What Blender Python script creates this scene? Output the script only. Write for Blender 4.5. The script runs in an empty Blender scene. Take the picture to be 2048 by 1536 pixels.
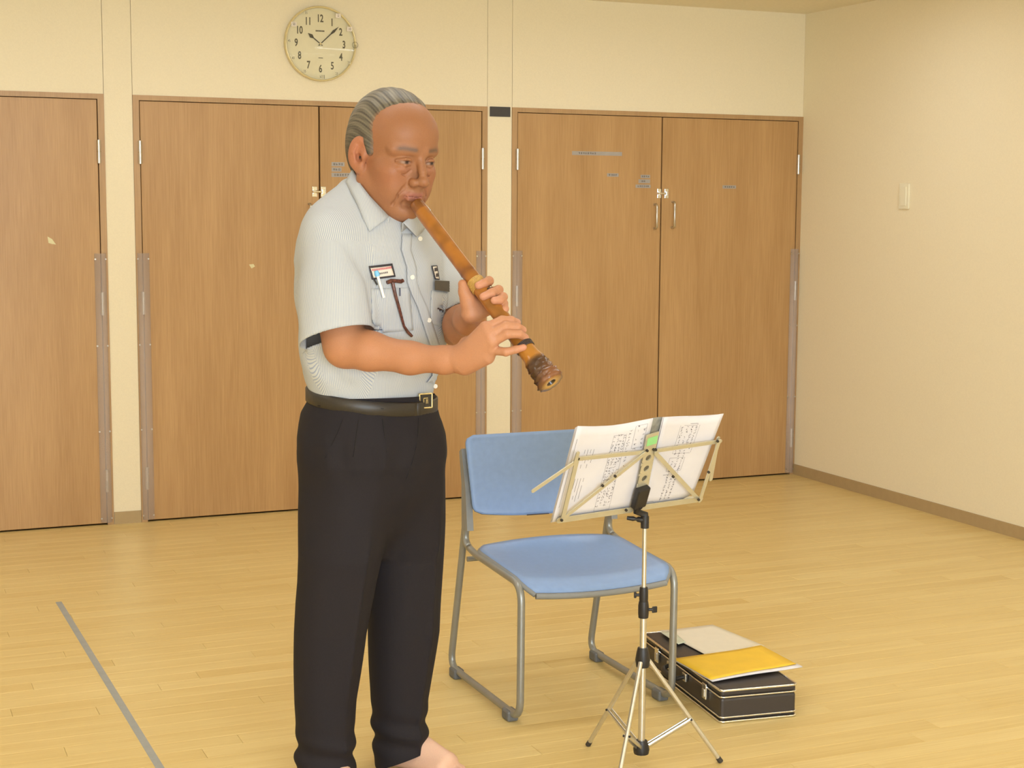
import bpy, bmesh, math, random
import numpy as np
from mathutils import Vector, Matrix, Quaternion
from mathutils.bvhtree import BVHTree

# ------------------------------------------------------------------ camera, world, light, exposure
YAW, PITCH, ROLL, FPX, CAMH = .40499, .11475, .00564, 3085.53, 1.42
D, W, CEIL = 6.9175, 4.6133, 2.419            # back wall, right wall, ceiling
XL, YF = -2.2, -3.0                           # left wall, wall behind the camera
scene = bpy.context.scene
col = scene.collection
_f = Vector((math.sin(YAW)*math.cos(PITCH), math.cos(YAW)*math.cos(PITCH), -math.sin(PITCH)))
_r = Vector((math.cos(YAW), -math.sin(YAW), 0)); _u = _r.cross(_f)
_c, _s = math.cos(ROLL), math.sin(ROLL)
_r, _u = _r*_c+_u*_s, _u*_c-_r*_s
CAM = Vector((0, 0, CAMH))
cd = bpy.data.cameras.new('camera'); cam = bpy.data.objects.new('camera', cd); col.objects.link(cam)
cd.sensor_fit = 'HORIZONTAL'; cd.sensor_width = 36; cd.lens = FPX/2048*36; cd.clip_start = .05
cam.matrix_world = Matrix(((_r.x, _u.x, -_f.x, 0), (_r.y, _u.y, -_f.y, 0), (_r.z, _u.z, -_f.z, CAMH), (0, 0, 0, 1)))
scene.camera = cam
w = bpy.data.worlds.new('world'); scene.world = w; w.use_nodes = True
w.node_tree.nodes['Background'].inputs[0].default_value = (.75, .85, 1, 1)
w.node_tree.nodes['Background'].inputs[1].default_value = 1.0
LAMP_COLOR, LAMP_POWER = (.95, .98, 1.0), 13.5
DAY_COLOR, DAY_POWER = (.74, .87, 1.0), 270
scene.view_settings.view_transform = 'Standard'; scene.view_settings.look = 'None'
scene.view_settings.gamma = 1; scene.view_settings.use_curve_mapping = False
scene.view_settings.exposure = -0.06
def window_light(loc, rot, sx, sy, power):
    l = bpy.data.lights.new('daylight', 'AREA'); l.shape = 'RECTANGLE'; l.size = sx; l.size_y = sy
    l.energy = power; l.color = DAY_COLOR
    o = bpy.data.objects.new('daylight', l); o.location = loc; o.rotation_euler = rot; col.objects.link(o)
window_light((.2, YF+.03, 1.45), (math.radians(90), 0, 0), 3.4, 1.3, DAY_POWER)

# ------------------------------------------------------------------ pixel helpers (a pixel gives a direction)
def ray(x, y): return _f+_r*((x-1024)/FPX)-_u*((y-768)/FPX)
def on_z(x, y, z=0.0): d = ray(x, y); return CAM+d*((z-CAMH)/d.z)
def on_y(x, y, Y=D): d = ray(x, y); return CAM+d*(Y/d.y)
def on_x(x, y, X=W): d = ray(x, y); return CAM+d*(X/d.x)
def on_plane(x, y, p, n): d = ray(x, y); return CAM+d*((p-CAM).dot(n)/d.dot(n))

# ------------------------------------------------------------------ materials
def lin(c):
    if isinstance(c, str): c = [int(c[i:i+2], 16) for i in (0, 2, 4)]
    return tuple((v/255/12.92 if v <= 10 else ((v/255+.055)/1.055)**2.4) for v in c)+(1,)
class NT:
    def __init__(s, name):
        s.m = bpy.data.materials.new(name); s.m.use_nodes = True; s.t = s.m.node_tree; s.b = s.t.nodes['Principled BSDF']
    def n(s, kind, **kw):
        x = s.t.nodes.new('ShaderNode'+kind)
        for k, v in kw.items():
            if k in x.inputs.keys() if hasattr(x.inputs, 'keys') else False: x.inputs[k].default_value = v
            else: setattr(x, k, v)
        return x
    def l(s, a, b): s.t.links.new(a, b)
    def bump(s, h, strength=.2, dist=.01):
        b = s.n('Bump'); b.inputs['Strength'].default_value = strength; b.inputs['Distance'].default_value = dist
        s.l(h, b.inputs['Height']); s.l(b.outputs[0], s.b.inputs['Normal'])
def mat(name, c, rough=.6, metal=0, noise=.06, scale=30, bump=0, spec=.5, coat=0, stretch=(1, 1, 1)):
    t = NT(name); b = t.b
    b.inputs['Roughness'].default_value = rough; b.inputs['Metallic'].default_value = metal
    b.inputs['Specular IOR Level'].default_value = spec; b.inputs['Coat Weight'].default_value = coat
    tc = t.n('TexCoord'); mp = t.n('Mapping'); mp.inputs['Scale'].default_value = stretch
    t.l(tc.outputs['Object'], mp.inputs[0])
    nz = t.n('TexNoise'); nz.inputs['Scale'].default_value = scale; nz.inputs['Detail'].default_value = 4
    t.l(mp.outputs[0], nz.inputs['Vector'])
    cr = t.n('ValToRGB'); L = lin(c)
    cr.color_ramp.elements[0].position = .3; cr.color_ramp.elements[1].position = .7
    cr.color_ramp.elements[0].color = tuple(v*(1-noise) for v in L[:3])+(1,)
    cr.color_ramp.elements[1].color = tuple(min(1, v*(1+noise)) for v in L[:3])+(1,)
    t.l(nz.outputs[0], cr.inputs[0]); t.l(cr.outputs[0], b.inputs['Base Color'])
    if bump: t.bump(nz.outputs[0], bump, .004)
    return t.m
def wood(name, c1, c2, axis, rough=.45, fine=220, rnd=0.0):
    """grain stretched along axis; rnd = tone change from piece to piece"""
    t = NT(name); t.b.inputs['Roughness'].default_value = rough
    tc = t.n('TexCoord'); mp = t.n('Mapping'); oi = t.n('ObjectInfo')
    off = t.n('VectorMath', operation='SCALE'); off.inputs[0].default_value = (7.1, 3.3, 5.7)
    t.l(oi.outputs['Random'], off.inputs['Scale'])
    add = t.n('VectorMath', operation='ADD'); t.l(tc.outputs['Object'], add.inputs[0]); t.l(off.outputs[0], add.inputs[1])
    sc = [1, 1, 1]; sc[axis] = .03; mp.inputs['Scale'].default_value = sc; t.l(add.outputs[0], mp.inputs[0])
    n1 = t.n('TexNoise'); n1.inputs['Scale'].default_value = fine; n1.inputs['Detail'].default_value = 3; t.l(mp.outputs[0], n1.inputs['Vector'])
    mp2 = t.n('Mapping'); sc2 = [1, 1, 1]; sc2[axis] = .12; mp2.inputs['Scale'].default_value = sc2; t.l(add.outputs[0], mp2.inputs[0])
    n2 = t.n('TexNoise'); n2.inputs['Scale'].default_value = 9; n2.inputs['Detail'].default_value = 2; t.l(mp2.outputs[0], n2.inputs['Vector'])
    mx = t.n('Mix'); mx.inputs[0].default_value = .5; t.l(n1.outputs[0], mx.inputs[2]); t.l(n2.outputs[0], mx.inputs[3])
    last = mx.outputs[0]
    if rnd:
        mr = t.n('MapRange'); mr.inputs[3].default_value = -rnd; mr.inputs[4].default_value = rnd; t.l(oi.outputs['Random'], mr.inputs[0])
        ad = t.n('Math', operation='ADD'); t.l(last, ad.inputs[0]); t.l(mr.outputs[0], ad.inputs[1]); last = ad.outputs[0]
    cr = t.n('ValToRGB'); cr.color_ramp.elements[0].position = .32; cr.color_ramp.elements[1].position = .68
    cr.color_ramp.elements[0].color = lin(c1); cr.color_ramp.elements[1].color = lin(c2)
    t.l(last, cr.inputs[0]); t.l(cr.outputs[0], t.b.inputs['Base Color'])
    t.bump(n1.outputs[0], .06, .002)
    return t.m
def clear_plastic(name, c, alpha):
    t = NT(name); t.b.inputs['Base Color'].default_value = lin(c); t.b.inputs['Roughness'].default_value = .3
    tc = t.n('TexCoord'); nz = t.n('TexNoise'); nz.inputs['Scale'].default_value = 6; t.l(tc.outputs['Object'], nz.inputs['Vector'])
    mr = t.n('MapRange'); mr.inputs[3].default_value = alpha-.03; mr.inputs[4].default_value = alpha+.03
    t.l(nz.outputs[0], mr.inputs[0]); t.l(mr.outputs[0], t.b.inputs['Alpha'])
    return t.m
def attr_mat(name, rough=.5, spec=.5, sss=0, bump=0, bscale=300, coat=0):
    t = NT(name); a = t.n('Attribute'); a.attribute_name = 'col'
    tc = t.n('TexCoord'); nz = t.n('TexNoise'); nz.inputs['Scale'].default_value = bscale; nz.inputs['Detail'].default_value = 3
    t.l(tc.outputs['Object'], nz.inputs['Vector'])
    hs = t.n('HueSaturation'); mr = t.n('MapRange'); mr.inputs[3].default_value = .9; mr.inputs[4].default_value = 1.1
    t.l(nz.outputs[0], mr.inputs[0]); t.l(mr.outputs[0], hs.inputs['Value']); t.l(a.outputs['Color'], hs.inputs['Color'])
    t.l(hs.outputs[0], t.b.inputs['Base Color']); t.b.inputs['Roughness'].default_value = rough
    t.b.inputs['Specular IOR Level'].default_value = spec; t.b.inputs['Coat Weight'].default_value = coat
    if sss:
        t.b.inputs['Subsurface Weight'].default_value = sss; t.b.inputs['Subsurface Radius'].default_value = (1, .35, .2)
        t.b.inputs['Subsurface Scale'].default_value = .006
    if bump: t.bump(nz.outputs[0], bump, .003)
    return t.m

M = {}
M['wall'] = mat('cream_wallpaper', (240, 228, 199), .85, noise=.02, scale=160, bump=.08)
M['ceiling'] = mat('ceiling_board', (240, 230, 205), .9, noise=.03, scale=60, bump=.05)
M['groove'] = mat('panel_groove', (150, 130, 95), .9)
M['door'] = wood('door_veneer', (172, 132, 84), (196, 156, 106), 2, .42)
M['frame'] = wood('frame_veneer', (170, 134, 92), (192, 156, 112), 2, .42)
M['plank'] = wood('floor_board', (212, 182, 116), (229, 204, 142), 0, .34, 150, rnd=.05)
M['subfloor'] = mat('subfloor', (186, 150, 96), .8)
M['baseboard'] = mat('vinyl_baseboard', (176, 152, 112), .6, noise=.03)
M['dark_gap'] = mat('cabinet_inside', (70, 50, 30), .9)
M['steel'] = mat('brushed_steel', (205, 203, 198), .3, 1, noise=.05, scale=80)
M['chrome'] = mat('bright_steel', (235, 235, 232), .18, 1, noise=.04)
M['guard'] = clear_plastic('finger_guard_plastic', (222, 206, 198), .30)
M['tape_label'] = mat('silver_label_tape', (168, 162, 158), .4, .1)
M['ink'] = mat('dark_ink', (64, 58, 62), .7)
M['black_plate'] = mat('black_plate', (62, 58, 56), .5)
M['paint_chip'] = mat('pale_paper_scrap', (222, 214, 170), .8)
M['white_plastic'] = mat('ivory_plastic', (240, 233, 208), .4, noise=.02)
M['floor_tape'] = mat('grey_floor_tape', (158, 160, 158), .5)

# ------------------------------------------------------------------ mesh builder
WO = {}
class MB:
    def __init__(s): s.v = []; s.f = []; s.sm = []
    def add(s, vs, fs, smooth=False):
        o = len(s.v); s.v += [Vector(p) for p in vs]; s.f += [tuple(i+o for i in f) for f in fs]; s.sm += [smooth]*len(fs); return s
    def box(s, lo, hi, mtx=None):
        (a, b, c), (d, e, g) = lo, hi
        vs = [Vector(p) for p in ((a, b, c), (d, b, c), (d, e, c), (a, e, c), (a, b, g), (d, b, g), (d, e, g), (a, e, g))]
        if mtx: vs = [mtx @ p for p in vs]
        return s.add(vs, [(0, 3, 2, 1), (4, 5, 6, 7), (0, 1, 5, 4), (1, 2, 6, 5), (2, 3, 7, 6), (3, 0, 4, 7)])
    def rbox(s, lo, hi, r, mtx=None, seg=2):
        bm = bmesh.new(); bmesh.ops.create_cube(bm, size=1)
        lo, hi = Vector(lo), Vector(hi); c = (lo+hi)/2; d = hi-lo
        for v in bm.verts: v.co = Vector((v.co.x*d.x, v.co.y*d.y, v.co.z*d.z))+c
        bmesh.ops.bevel(bm, geom=bm.edges[:], offset=r, segments=seg, affect='EDGES', profile=.5)
        return s.bm(bm, mtx)
    def bm(s, bm, mtx=None, smooth=False):
        bm.verts.ensure_lookup_table()
        for i, v in enumerate(bm.verts): v.index = i
        s.add([(mtx @ v.co if mtx else v.co.copy()) for v in bm.verts], [[v.index for v in f.verts] for f in bm.faces], smooth); bm.free(); return s
    def tube(s, pts, r, seg=10, cap=True, smooth=True, flat=None):
        pts = [Vector(p) for p in pts]; n = len(pts)
        rs = r if isinstance(r, (list, tuple)) else [r]*n
        tang = [(pts[min(i+1, n-1)]-pts[max(i-1, 0)]).normalized() for i in range(n)]
        ref = Vector((0, 0, 1)) if abs(tang[0].z) < .9 else Vector((1, 0, 0))
        if flat: ref = Vector(flat[0])
        a = (ref-tang[0]*ref.dot(tang[0])).normalized(); vs = []
        for i in range(n):
            a = (a-tang[i]*a.dot(tang[i])).normalized(); b = tang[i].cross(a)
            k = flat[1] if flat else 1
            for j in range(seg):
                q = 2*math.pi*j/seg; vs.append(pts[i]+(a*math.cos(q)*k+b*math.sin(q))*rs[i])
        fs = [(i*seg+j, i*seg+(j+1) % seg, (i+1)*seg+(j+1) % seg, (i+1)*seg+j) for i in range(n-1) for j in range(seg)]
        s.add(vs, fs, smooth)
        if cap:
            s.add(vs[:seg], [tuple(reversed(range(seg)))]); s.add(vs[-seg:], [tuple(range(seg))])
        return s
    def grid(s, P, thick=0, smooth=True):
        """P[i][j] points; thick > 0 gives it a second side along the normal"""
        n, m = len(P), len(P[0]); P = [[Vector(p) for p in row] for row in P]
        def nrm(i, j):
            a = P[min(i+1, n-1)][j]-P[max(i-1, 0)][j]; b = P[i][min(j+1, m-1)]-P[i][max(j-1, 0)]
            return a.cross(b).normalized()
        vs = [P[i][j] for i in range(n) for j in range(m)]
        q = lambda i, j: i*m+j
        fs = [(q(i, j), q(i+1, j), q(i+1, j+1), q(i, j+1)) for i in range(n-1) for j in range(m-1)]
        if thick:
            N = n*m; vs += [P[i][j]-nrm(i, j)*thick for i in range(n) for j in range(m)]
            fs += [tuple(N+k for k in reversed(f)) for f in fs]
            rim = [q(i, 0) for i in range(n)]+[q(n-1, j) for j in range(1, m)]+[q(i, m-1) for i in range(n-2, -1, -1)]+[q(0, j) for j in range(m-2, 0, -1)]
            fs += [(rim[k], N+rim[k], N+rim[(k+1) % len(rim)], rim[(k+1) % len(rim)]) for k in range(len(rim))]
        return s.add(vs, fs, smooth)
    def prism(s, poly, d, smooth=False):
        """closed polygon of 3-D points pushed along d"""
        poly = [Vector(p) for p in poly]; n = len(poly); d = Vector(d)
        return s.add(poly+[p+d for p in poly], [tuple(reversed(range(n))), tuple(range(n, 2*n))]+[(i, (i+1) % n, n+(i+1) % n, n+i) for i in range(n)], smooth)
    def build(s, name, m, parent=None, origin=None):
        o = new_obj(name, s.v, s.f, m, parent, origin)
        o.data.polygons.foreach_set('use_smooth', s.sm)
        return o
def new_obj(name, vs, fs, m, parent=None, origin=None):
    po = WO[parent.name] if parent else Vector((0, 0, 0))
    if origin is None:
        origin = po if parent else Vector(((min(v[0] for v in vs)+max(v[0] for v in vs))/2, (min(v[1] for v in vs)+max(v[1] for v in vs))/2, min(v[2] for v in vs)))
    origin = Vector(origin)
    me = bpy.data.meshes.new(name); me.from_pydata([tuple(Vector(v)-origin) for v in vs], [], fs); me.update()
    if m: me.materials.append(m)
    o = bpy.data.objects.new(name, me); col.objects.link(o); o.location = origin-po
    if parent: o.parent = parent
    WO[o.name] = origin
    return o
def empty(name, loc, label, cat, group=None):
    o = bpy.data.objects.new(name, None); o.empty_display_size = .1; col.objects.link(o); o.location = loc; WO[o.name] = Vector(loc)
    return tag(o, label, cat, group)
def tag(o, label, cat=None, group=None):
    o['label'] = label
    if cat: o['category'] = cat
    if group: o['group'] = group
    return o
def struct(o, label=None):
    o['kind'] = 'structure'
    if label: o['label'] = label
    return o
def B(lo, hi): return MB().box(lo, hi)
def text_mesh(body, size, sx=1.0, bold=0.0):
    c = bpy.data.curves.new('glyphs', 'FONT'); c.body = body; c.size = size; c.align_x = 'CENTER'; c.align_y = 'CENTER'; c.offset = bold
    c.resolution_u = 3
    o = bpy.data.objects.new('glyphs', c); col.objects.link(o); dg = bpy.context.evaluated_depsgraph_get(); dg.update()
    me = bpy.data.meshes.new_from_object(o.evaluated_get(dg))
    vs = [Vector((v.co.x*sx, v.co.y, 0)) for v in me.vertices]; fs = [tuple(p.vertices) for p in me.polygons]
    bpy.data.objects.remove(o); bpy.data.curves.remove(c); bpy.data.meshes.remove(me)
    return vs, fs
rng = random.Random(7)

# ------------------------------------------------------------------ the room
floor = struct(B((XL, YF, -.10), (W+.1, D+.6, -.012)).build('floor', M['subfloor']), 'pale wooden strip floor of the hall')
PW, PL = .0755, .909
pm = MB().rbox((.0004, .0004, -.012), (PL-.0004, PW-.0004, 0), .0006, seg=1)
plank0 = None; rest = MB(); count = 0
row = 0; y = D+.02
while y > YF:
    y -= PW
    off = [0, .455, .23, .68, .11, .57, .34, .79][row % 8]+rng.uniform(-.03, .03)
    x = W-off-PL*8.2
    while x < W:
        x0 = x; x += PL
        a, b = max(x0, XL), min(x, W)
        if b-a < .02: continue
        # in view? (corners of the board against the frame of the photograph)
        vis = False
        for (qx, qy) in ((a, y), (b, y), (a, y+PW), (b, y+PW), ((a+b)/2, y)):
            d = Vector((qx, qy, 0))-CAM; zz = d.dot(_f)
            if zz > .3 and -30 < 1024+d.dot(_r)/zz*FPX < 2078 and 768-d.dot(_u)/zz*FPX < 1566: vis = True
        if vis and count < 300:
            if b-a > PL-.001:
                if plank0 is None:
                    plank0 = new_obj('plank', pm.v, pm.f, M['plank'], floor, (0, 0, 0)); p = plank0
                else:
                    p = plank0.copy(); col.objects.link(p)
                p.location = Vector((a, y, 0))-WO[floor.name]
            else:
                q = MB().rbox((.0004, .0004, -.012), (b-a-.0004, PW-.0004, 0), .0006, seg=1)
                p = new_obj('plank', q.v, q.f, M['plank'], floor, (0, 0, 0)); p.location = Vector((a, y, 0))-WO[floor.name]
            count += 1
        else:
            rest.box((a+.0005, y+.0005, -.012), (b-.0005, y+PW-.0005, 0))
    row += 1
print('planks', count)
o = rest.build('plank', M['plank'], floor); o['kind'] = 'stuff'

T = .12
xs_seam = [1.0369, 1.1591, 2.8298, 2.9575]           # pillars between the cabinets
ZT = 1.8922                                           # top of the cabinet frames
CABS = [(-.70, 1.0369), (1.1591, 2.8298), (2.9575, 4.6133)]
wall_back = struct(B((XL-.1, D+.42, 0), (W+.1, D+.5, CEIL)).build('wall_back', M['dark_gap']), 'cream wall holding the row of fitted cabinets')
g = .0009
cuts = [XL]+[-.82, -.70]+xs_seam+[W]
for a, b in zip(cuts[:-1], cuts[1:]):
    pillar = (b-a) < .2 or a == XL
    B((a+g, D, 0 if pillar else ZT), (b-g, D+.42, CEIL)).build('panel', M['wall'], wall_back)
wall_right = struct(B((W, YF-.1, 0), (W+.12, D+.5, CEIL)).build('wall_right', M['wall']), 'plain cream wall on the right')
wall_left = struct(B((XL-.12, YF-.1, 0), (XL, D+.5, CEIL)).build('wall_left', M['wall']), 'plain cream wall on the left')
ceiling = struct(B((XL-.1, YF-.1, CEIL), (W+.12, D+.5, CEIL+.1)).build('ceiling', M['ceiling']), 'plain pale ceiling')
fw = MB()
fw.box((XL-.1, YF-.12, 0), (-1.55, YF, CEIL)); fw.box((1.95, YF-.12, 0), (W+.1, YF, CEIL))
fw.box((-1.55, YF-.12, 0), (1.95, YF, .75)); fw.box((-1.55, YF-.12, 2.15), (1.95, YF, CEIL))
wall_front = struct(fw.build('wall_front', M['wall']), 'cream wall with the window')
wf = MB()
for a, b, c, d in ((-1.55, -1.5, .75, 2.15), (1.9, 1.95, .75, 2.15), (.17, .23, .75, 2.15), (-1.55, 1.95, .75, .8), (-1.55, 1.95, 2.1, 2.15)):
    wf.box((a, YF-.08, c), (b, YF-.03, d))
win = struct(wf.build('window_1', M['steel']), 'aluminium framed window')
gl = NT('window_glass'); gl.b.inputs['Transmission Weight'].default_value = 1; gl.b.inputs['Roughness'].default_value = .02
for a, b in ((-1.5, .17), (.23, 1.9)): B((a, YF-.06, .8), (b, YF-.055, 2.1)).build('pane', gl.m, win)
for a, b, n in ((XL, -.82, 0), (-.82, -.70, 1), (xs_seam[0], xs_seam[1], 2), (xs_seam[2], xs_seam[3], 3)):
    if n == 0: continue
    struct(B((a+.002, D-.006, 0), (b-.002, D+.001, .055)).build('baseboard_back', M['baseboard']))
struct(B((W-.007, YF, 0), (W+.001, D, .056)).build('baseboard_right', M['baseboard']), 'beige vinyl baseboard along the right wall')

# ceiling lamps (their mirror images show in the clock glass); out of frame overhead
em = NT('lamp_diffuser'); em.b.inputs['Base Color'].default_value = (.9, .9, .9, 1)
em.b.inputs['Emission Color'].default_value = LAMP_COLOR+(1,); em.b.inputs['Emission Strength'].default_value = LAMP_POWER
for i, x in enumerate((-.9, 1.25, 3.4)):
    for j, y in enumerate((-.9, 1.5, 3.75, 5.6)):
        t = empty('ceiling_light', (x, y, CEIL), 'long white fluorescent ceiling light, row %s from the cabinets, %s' % (('fourth', 'third', 'second', 'first')[j], ('left', 'middle', 'right')[i]), 'ceiling light', 'fluorescent ceiling lights')
        h = MB()
        h.box((x-.64, y-.11, CEIL-.035), (x+.64, y-.085, CEIL)); h.box((x-.64, y+.085, CEIL-.035), (x+.64, y+.11, CEIL))
        h.box((x-.64, y-.085, CEIL-.035), (x-.62, y+.085, CEIL)); h.box((x+.62, y-.085, CEIL-.035), (x+.64, y+.085, CEIL))
        h.build('housing', M['white_plastic'], t)
        B((x-.62, y-.085, CEIL-.03), (x+.62, y+.085, CEIL-.02)).build('diffuser', em.m, t)

# cabinets: trim frames and door leaves
FS, FT = .027, .022
ZD = ZT-FT-.003
def hinge(door, x, z, h=.10):
    m = MB().tube([(x, D-.009, z-h/2), (x, D-.009, z-.002)], .0085, 12); m.tube([(x, D-.009, z+.002), (x, D-.009, z+h/2)], .0085, 12)
    m.tube([(x, D-.009, z-.003), (x, D-.009, z+.003)], .0065, 10)
    m.build('hinge', M['steel'], door)
HZ = (1.645, .985, .20)
doors = {}
def leaf(n, a, b, hinge_side, label):
    d = MB().rbox((a+.0035, D-.001, .008), (b-.0035, D+.024, ZD), .0015, seg=1).build('door_%d' % n, M['door'])
    struct(d, label); doors[n] = d
    hx = a if hinge_side < 0 else b
    for z in HZ: hinge(d, hx, z)
    # clear plastic finger guard folded over the hinge side
    s = -hinge_side
    P = []
    for z in (0.012, .35, .7, 1.205):
        P.append([(hx-s*.022, D-.003, z), (hx-s*.012, D-.012, z), (hx, D-.021, z), (hx+s*.012, D-.012, z), (hx+s*.03, D-.004, z)])
    MB().grid(P, .0015).build('finger_guard', M['guard'], d)
    for z in (.03, .42, .80, 1.18):
        for q in (-s*.018, s*.026):
            MB().tube([(hx+q, D-.0075, z), (hx+q, D-.004, z)], .004, 8).build('screw', M['steel'], d)
    return d
for i, (a, b) in enumerate(CABS):
    t = MB()
    t.box((a, D-.004, 0), (a+FS, D+.05, ZT)); t.box((b-FS, D-.004, 0), (b, D+.05, ZT)); t.box((a+FS, D-.004, ZT-FT), (b-FS, D+.05, ZT))
    t.box((a, D+.05, 0), (a+.03, D+.42, ZT)); t.box((b-.03, D+.05, 0), (b, D+.42, ZT)); t.box((a, D+.05, ZT-.03), (b, D+.42, ZT))
    struct(t.build('trim_%d' % (i+1), M['frame']), ('wooden frame around the leftmost cabinet', 'wooden frame around the middle cabinet', 'wooden frame around the right cabinet')[i])
    B((a+.03, D+.06, .002), (b-.03, D+.07, ZT-.03)).build('cabinet_inside', M['dark_gap'], wall_back)
splits = [.17, 1.9985, 3.779]
spec = [('brown cabinet door at the far left, outside the picture', 'brown cabinet door at the left edge with a torn scrap'),
        ('brown cabinet door under the clock, left leaf', 'brown cabinet door behind the man'),
        ('brown cabinet door with the long grey label', 'brown cabinet door next to the right wall')]
n = 1
for (a, b), sp, lb in zip(CABS, splits, spec):
    leaf(n, a+FS, sp, -1, lb[0]); leaf(n+1, sp, b-FS, 1, lb[1]); n += 2
def handle(n, x, z0, z1):
    y = D-.03
    MB().tube([(x, D, z0), (x, y+.008, z0), (x, y, z0+.008), (x, y, z1-.008), (x, y+.008, z1), (x, D, z1)], .0055, 10).build('handle', M['steel'], doors[n])
def pz(px, py): q = on_y(px, py); return q.x, q.z
for n, (px, y0, y1) in {3: (618, 408, 462), 4: (656, 405, 458), 5: (1308.5, 409, 457), 6: (1344, 404, 455)}.items():
    x, z1 = pz(px, y0); _, z0 = pz(px, y1); handle(n, x, z0, z1)
def latch(nl, nr, x, z, chrome):
    m = MB(); m.rbox((x-.030, D-.004, z-.024), (x-.008, D-.0005, z+.024), .002); m.tube([(x-.03, D-.009, z), (x+.012, D-.009, z)], .006, 10)
    m.rbox((x-.026, D-.013, z-.009), (x-.016, D-.004, z+.009), .001); m.build('latch_bolt', M['chrome'], doors[nl])
    m = MB(); m.rbox((x+.012, D-.004, z-.024), (x+.034, D-.0005, z+.024), .002); m.rbox((x+.016, D-.014, z-.011), (x+.028, D-.004, z+.011), .002)
    m.build('latch_keeper', M['chrome'], doors[nr])
x, z = pz(637, 383.5); latch(3, 4, x, z, 1)
x, z = pz(1324.5, 387); latch(5, 6, x, z, 0)

# printed label tapes stuck on the doors: grey tape with small dark marks
def marks(m, x0, x1, z0, z1, y, n, seed):
    r2 = random.Random(seed); cw = (x1-x0)/n
    for i in range(n):
        cx = x0+cw*(i+.5); h = (z1-z0)
        for k in range(3):
            zz = z0+h*(.2+.3*k)+r2.uniform(-.04, .04)*h
            if r2.random() < .8: m.box((cx-cw*.34, y-.0003, zz), (cx+cw*.34, y, zz+h*.09))
        for k in range(2):
            xx = cx+cw*r2.uniform(-.3, .3)
            m.box((xx-cw*.05, y-.0003, z0+h*.15), (xx+cw*.05, y, z1-h*.15))
def label_tape(px0, px1, py, hpx, n, lab, seed, f0=.12, f1=.9):
    a = on_y(px0, py, D-.001); b = on_y(px1, py, D-.001); h = hpx*.00237/2; z = (a.z+b.z)/2
    t = empty('tape_label', ((a.x+b.x)/2, D-.0012, z-h), lab, 'tape label', 'printed label tapes on the cabinet doors')
    B((a.x, D-.0018, z-h), (b.x, D-.0011, z+h)).build('tape', M['tape_label'], t)
    m = MB(); L = b.x-a.x; marks(m, a.x+L*f0, a.x+L*f1, z-h*.6, z+h*.6, D-.0018, n, seed); m.build('print', M['ink'], t)
label_tape(1144, 1244, 307, 8, 8, 'long grey label strip high on the right cabinet', 1, .12, .48)
label_tape(1214, 1237, 350, 7, 4, 'short grey label below the long strip', 2)
label_tape(1281, 1300, 353, 7, 4, 'top of the three stacked labels by the right latch', 3)
label_tape(1277, 1300, 362.5, 8, 2, 'middle of the three stacked labels by the right latch', 4, .2, .6)
label_tape(1271, 1301, 372.5, 7, 6, 'bottom and widest of the three stacked labels by the right latch', 5)
label_tape(1445, 1472, 374, 7, 5, 'small label alone on the door next to the right wall', 6)
label_tape(663, 689, 328.5, 8, 4, 'top of the three labels left of the man', 7)
label_tape(663, 683, 339, 8, 3, 'middle of the three labels left of the man', 8)
label_tape(663, 703, 350, 8, 6, 'bottom and longest of the three labels left of the man', 9)
def scrap(poly, lab):
    pts = [on_y(x, y, D-.0012) for x, y in poly]; tag(MB().prism(pts, (0, -.0006, 0)).build('paper_scrap', M['paint_chip']), lab, 'paper scrap', 'torn paper scraps on the doors')
scrap([(95, 473), (104, 478), (112, 489), (104, 488), (97, 486), (96, 480)], 'torn pale scrap stuck on the leftmost door')
scrap([(498, 529), (507, 528), (510, 533), (503, 537)], 'tiny pale scrap on the door under the clock')
a, b = on_y(979.5, 213, D-.001), on_y(1020, 234, D-.001)
pl = tag(MB().rbox((a.x, D-.006, b.z), (b.x, D-.0005, a.z), .001).build('wall_plate', M['black_plate']), 'small black plate at the top of the pillar', 'plate')
a, b = on_x(1801.5, 367), on_x(1819, 418)
t = empty('light_switch', (W, (a.y+b.y)/2, b.z), 'white light switch plate on the right wall', 'switch')
MB().rbox((W-.009, b.y, b.z), (W, a.y, a.z), .002).build('plate', M['white_plastic'], t)
cy, hy, cz, hz = (a.y+b.y)/2, (a.y-b.y)/2, (a.z+b.z)/2, (a.z-b.z)/2
MB().rbox((W-.013, cy-hy*.55, cz-hz*.75), (W-.008, cy+hy*.55, cz+hz*.75), .0015).build('rocker', M['white_plastic'], t)
a, b = on_z(117, 1204), on_z(320, 1536)
m = MB(); dv = (b-a)*1.35; sd = Vector((1, 0, 0))*.0105
m.prism([a-sd, a+sd, a+dv+sd, a+dv-sd], (0, 0, .0008))
tag(m.build('floor_tape', M['floor_tape']), 'long grey tape line stuck on the floor', 'tape')

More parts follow.
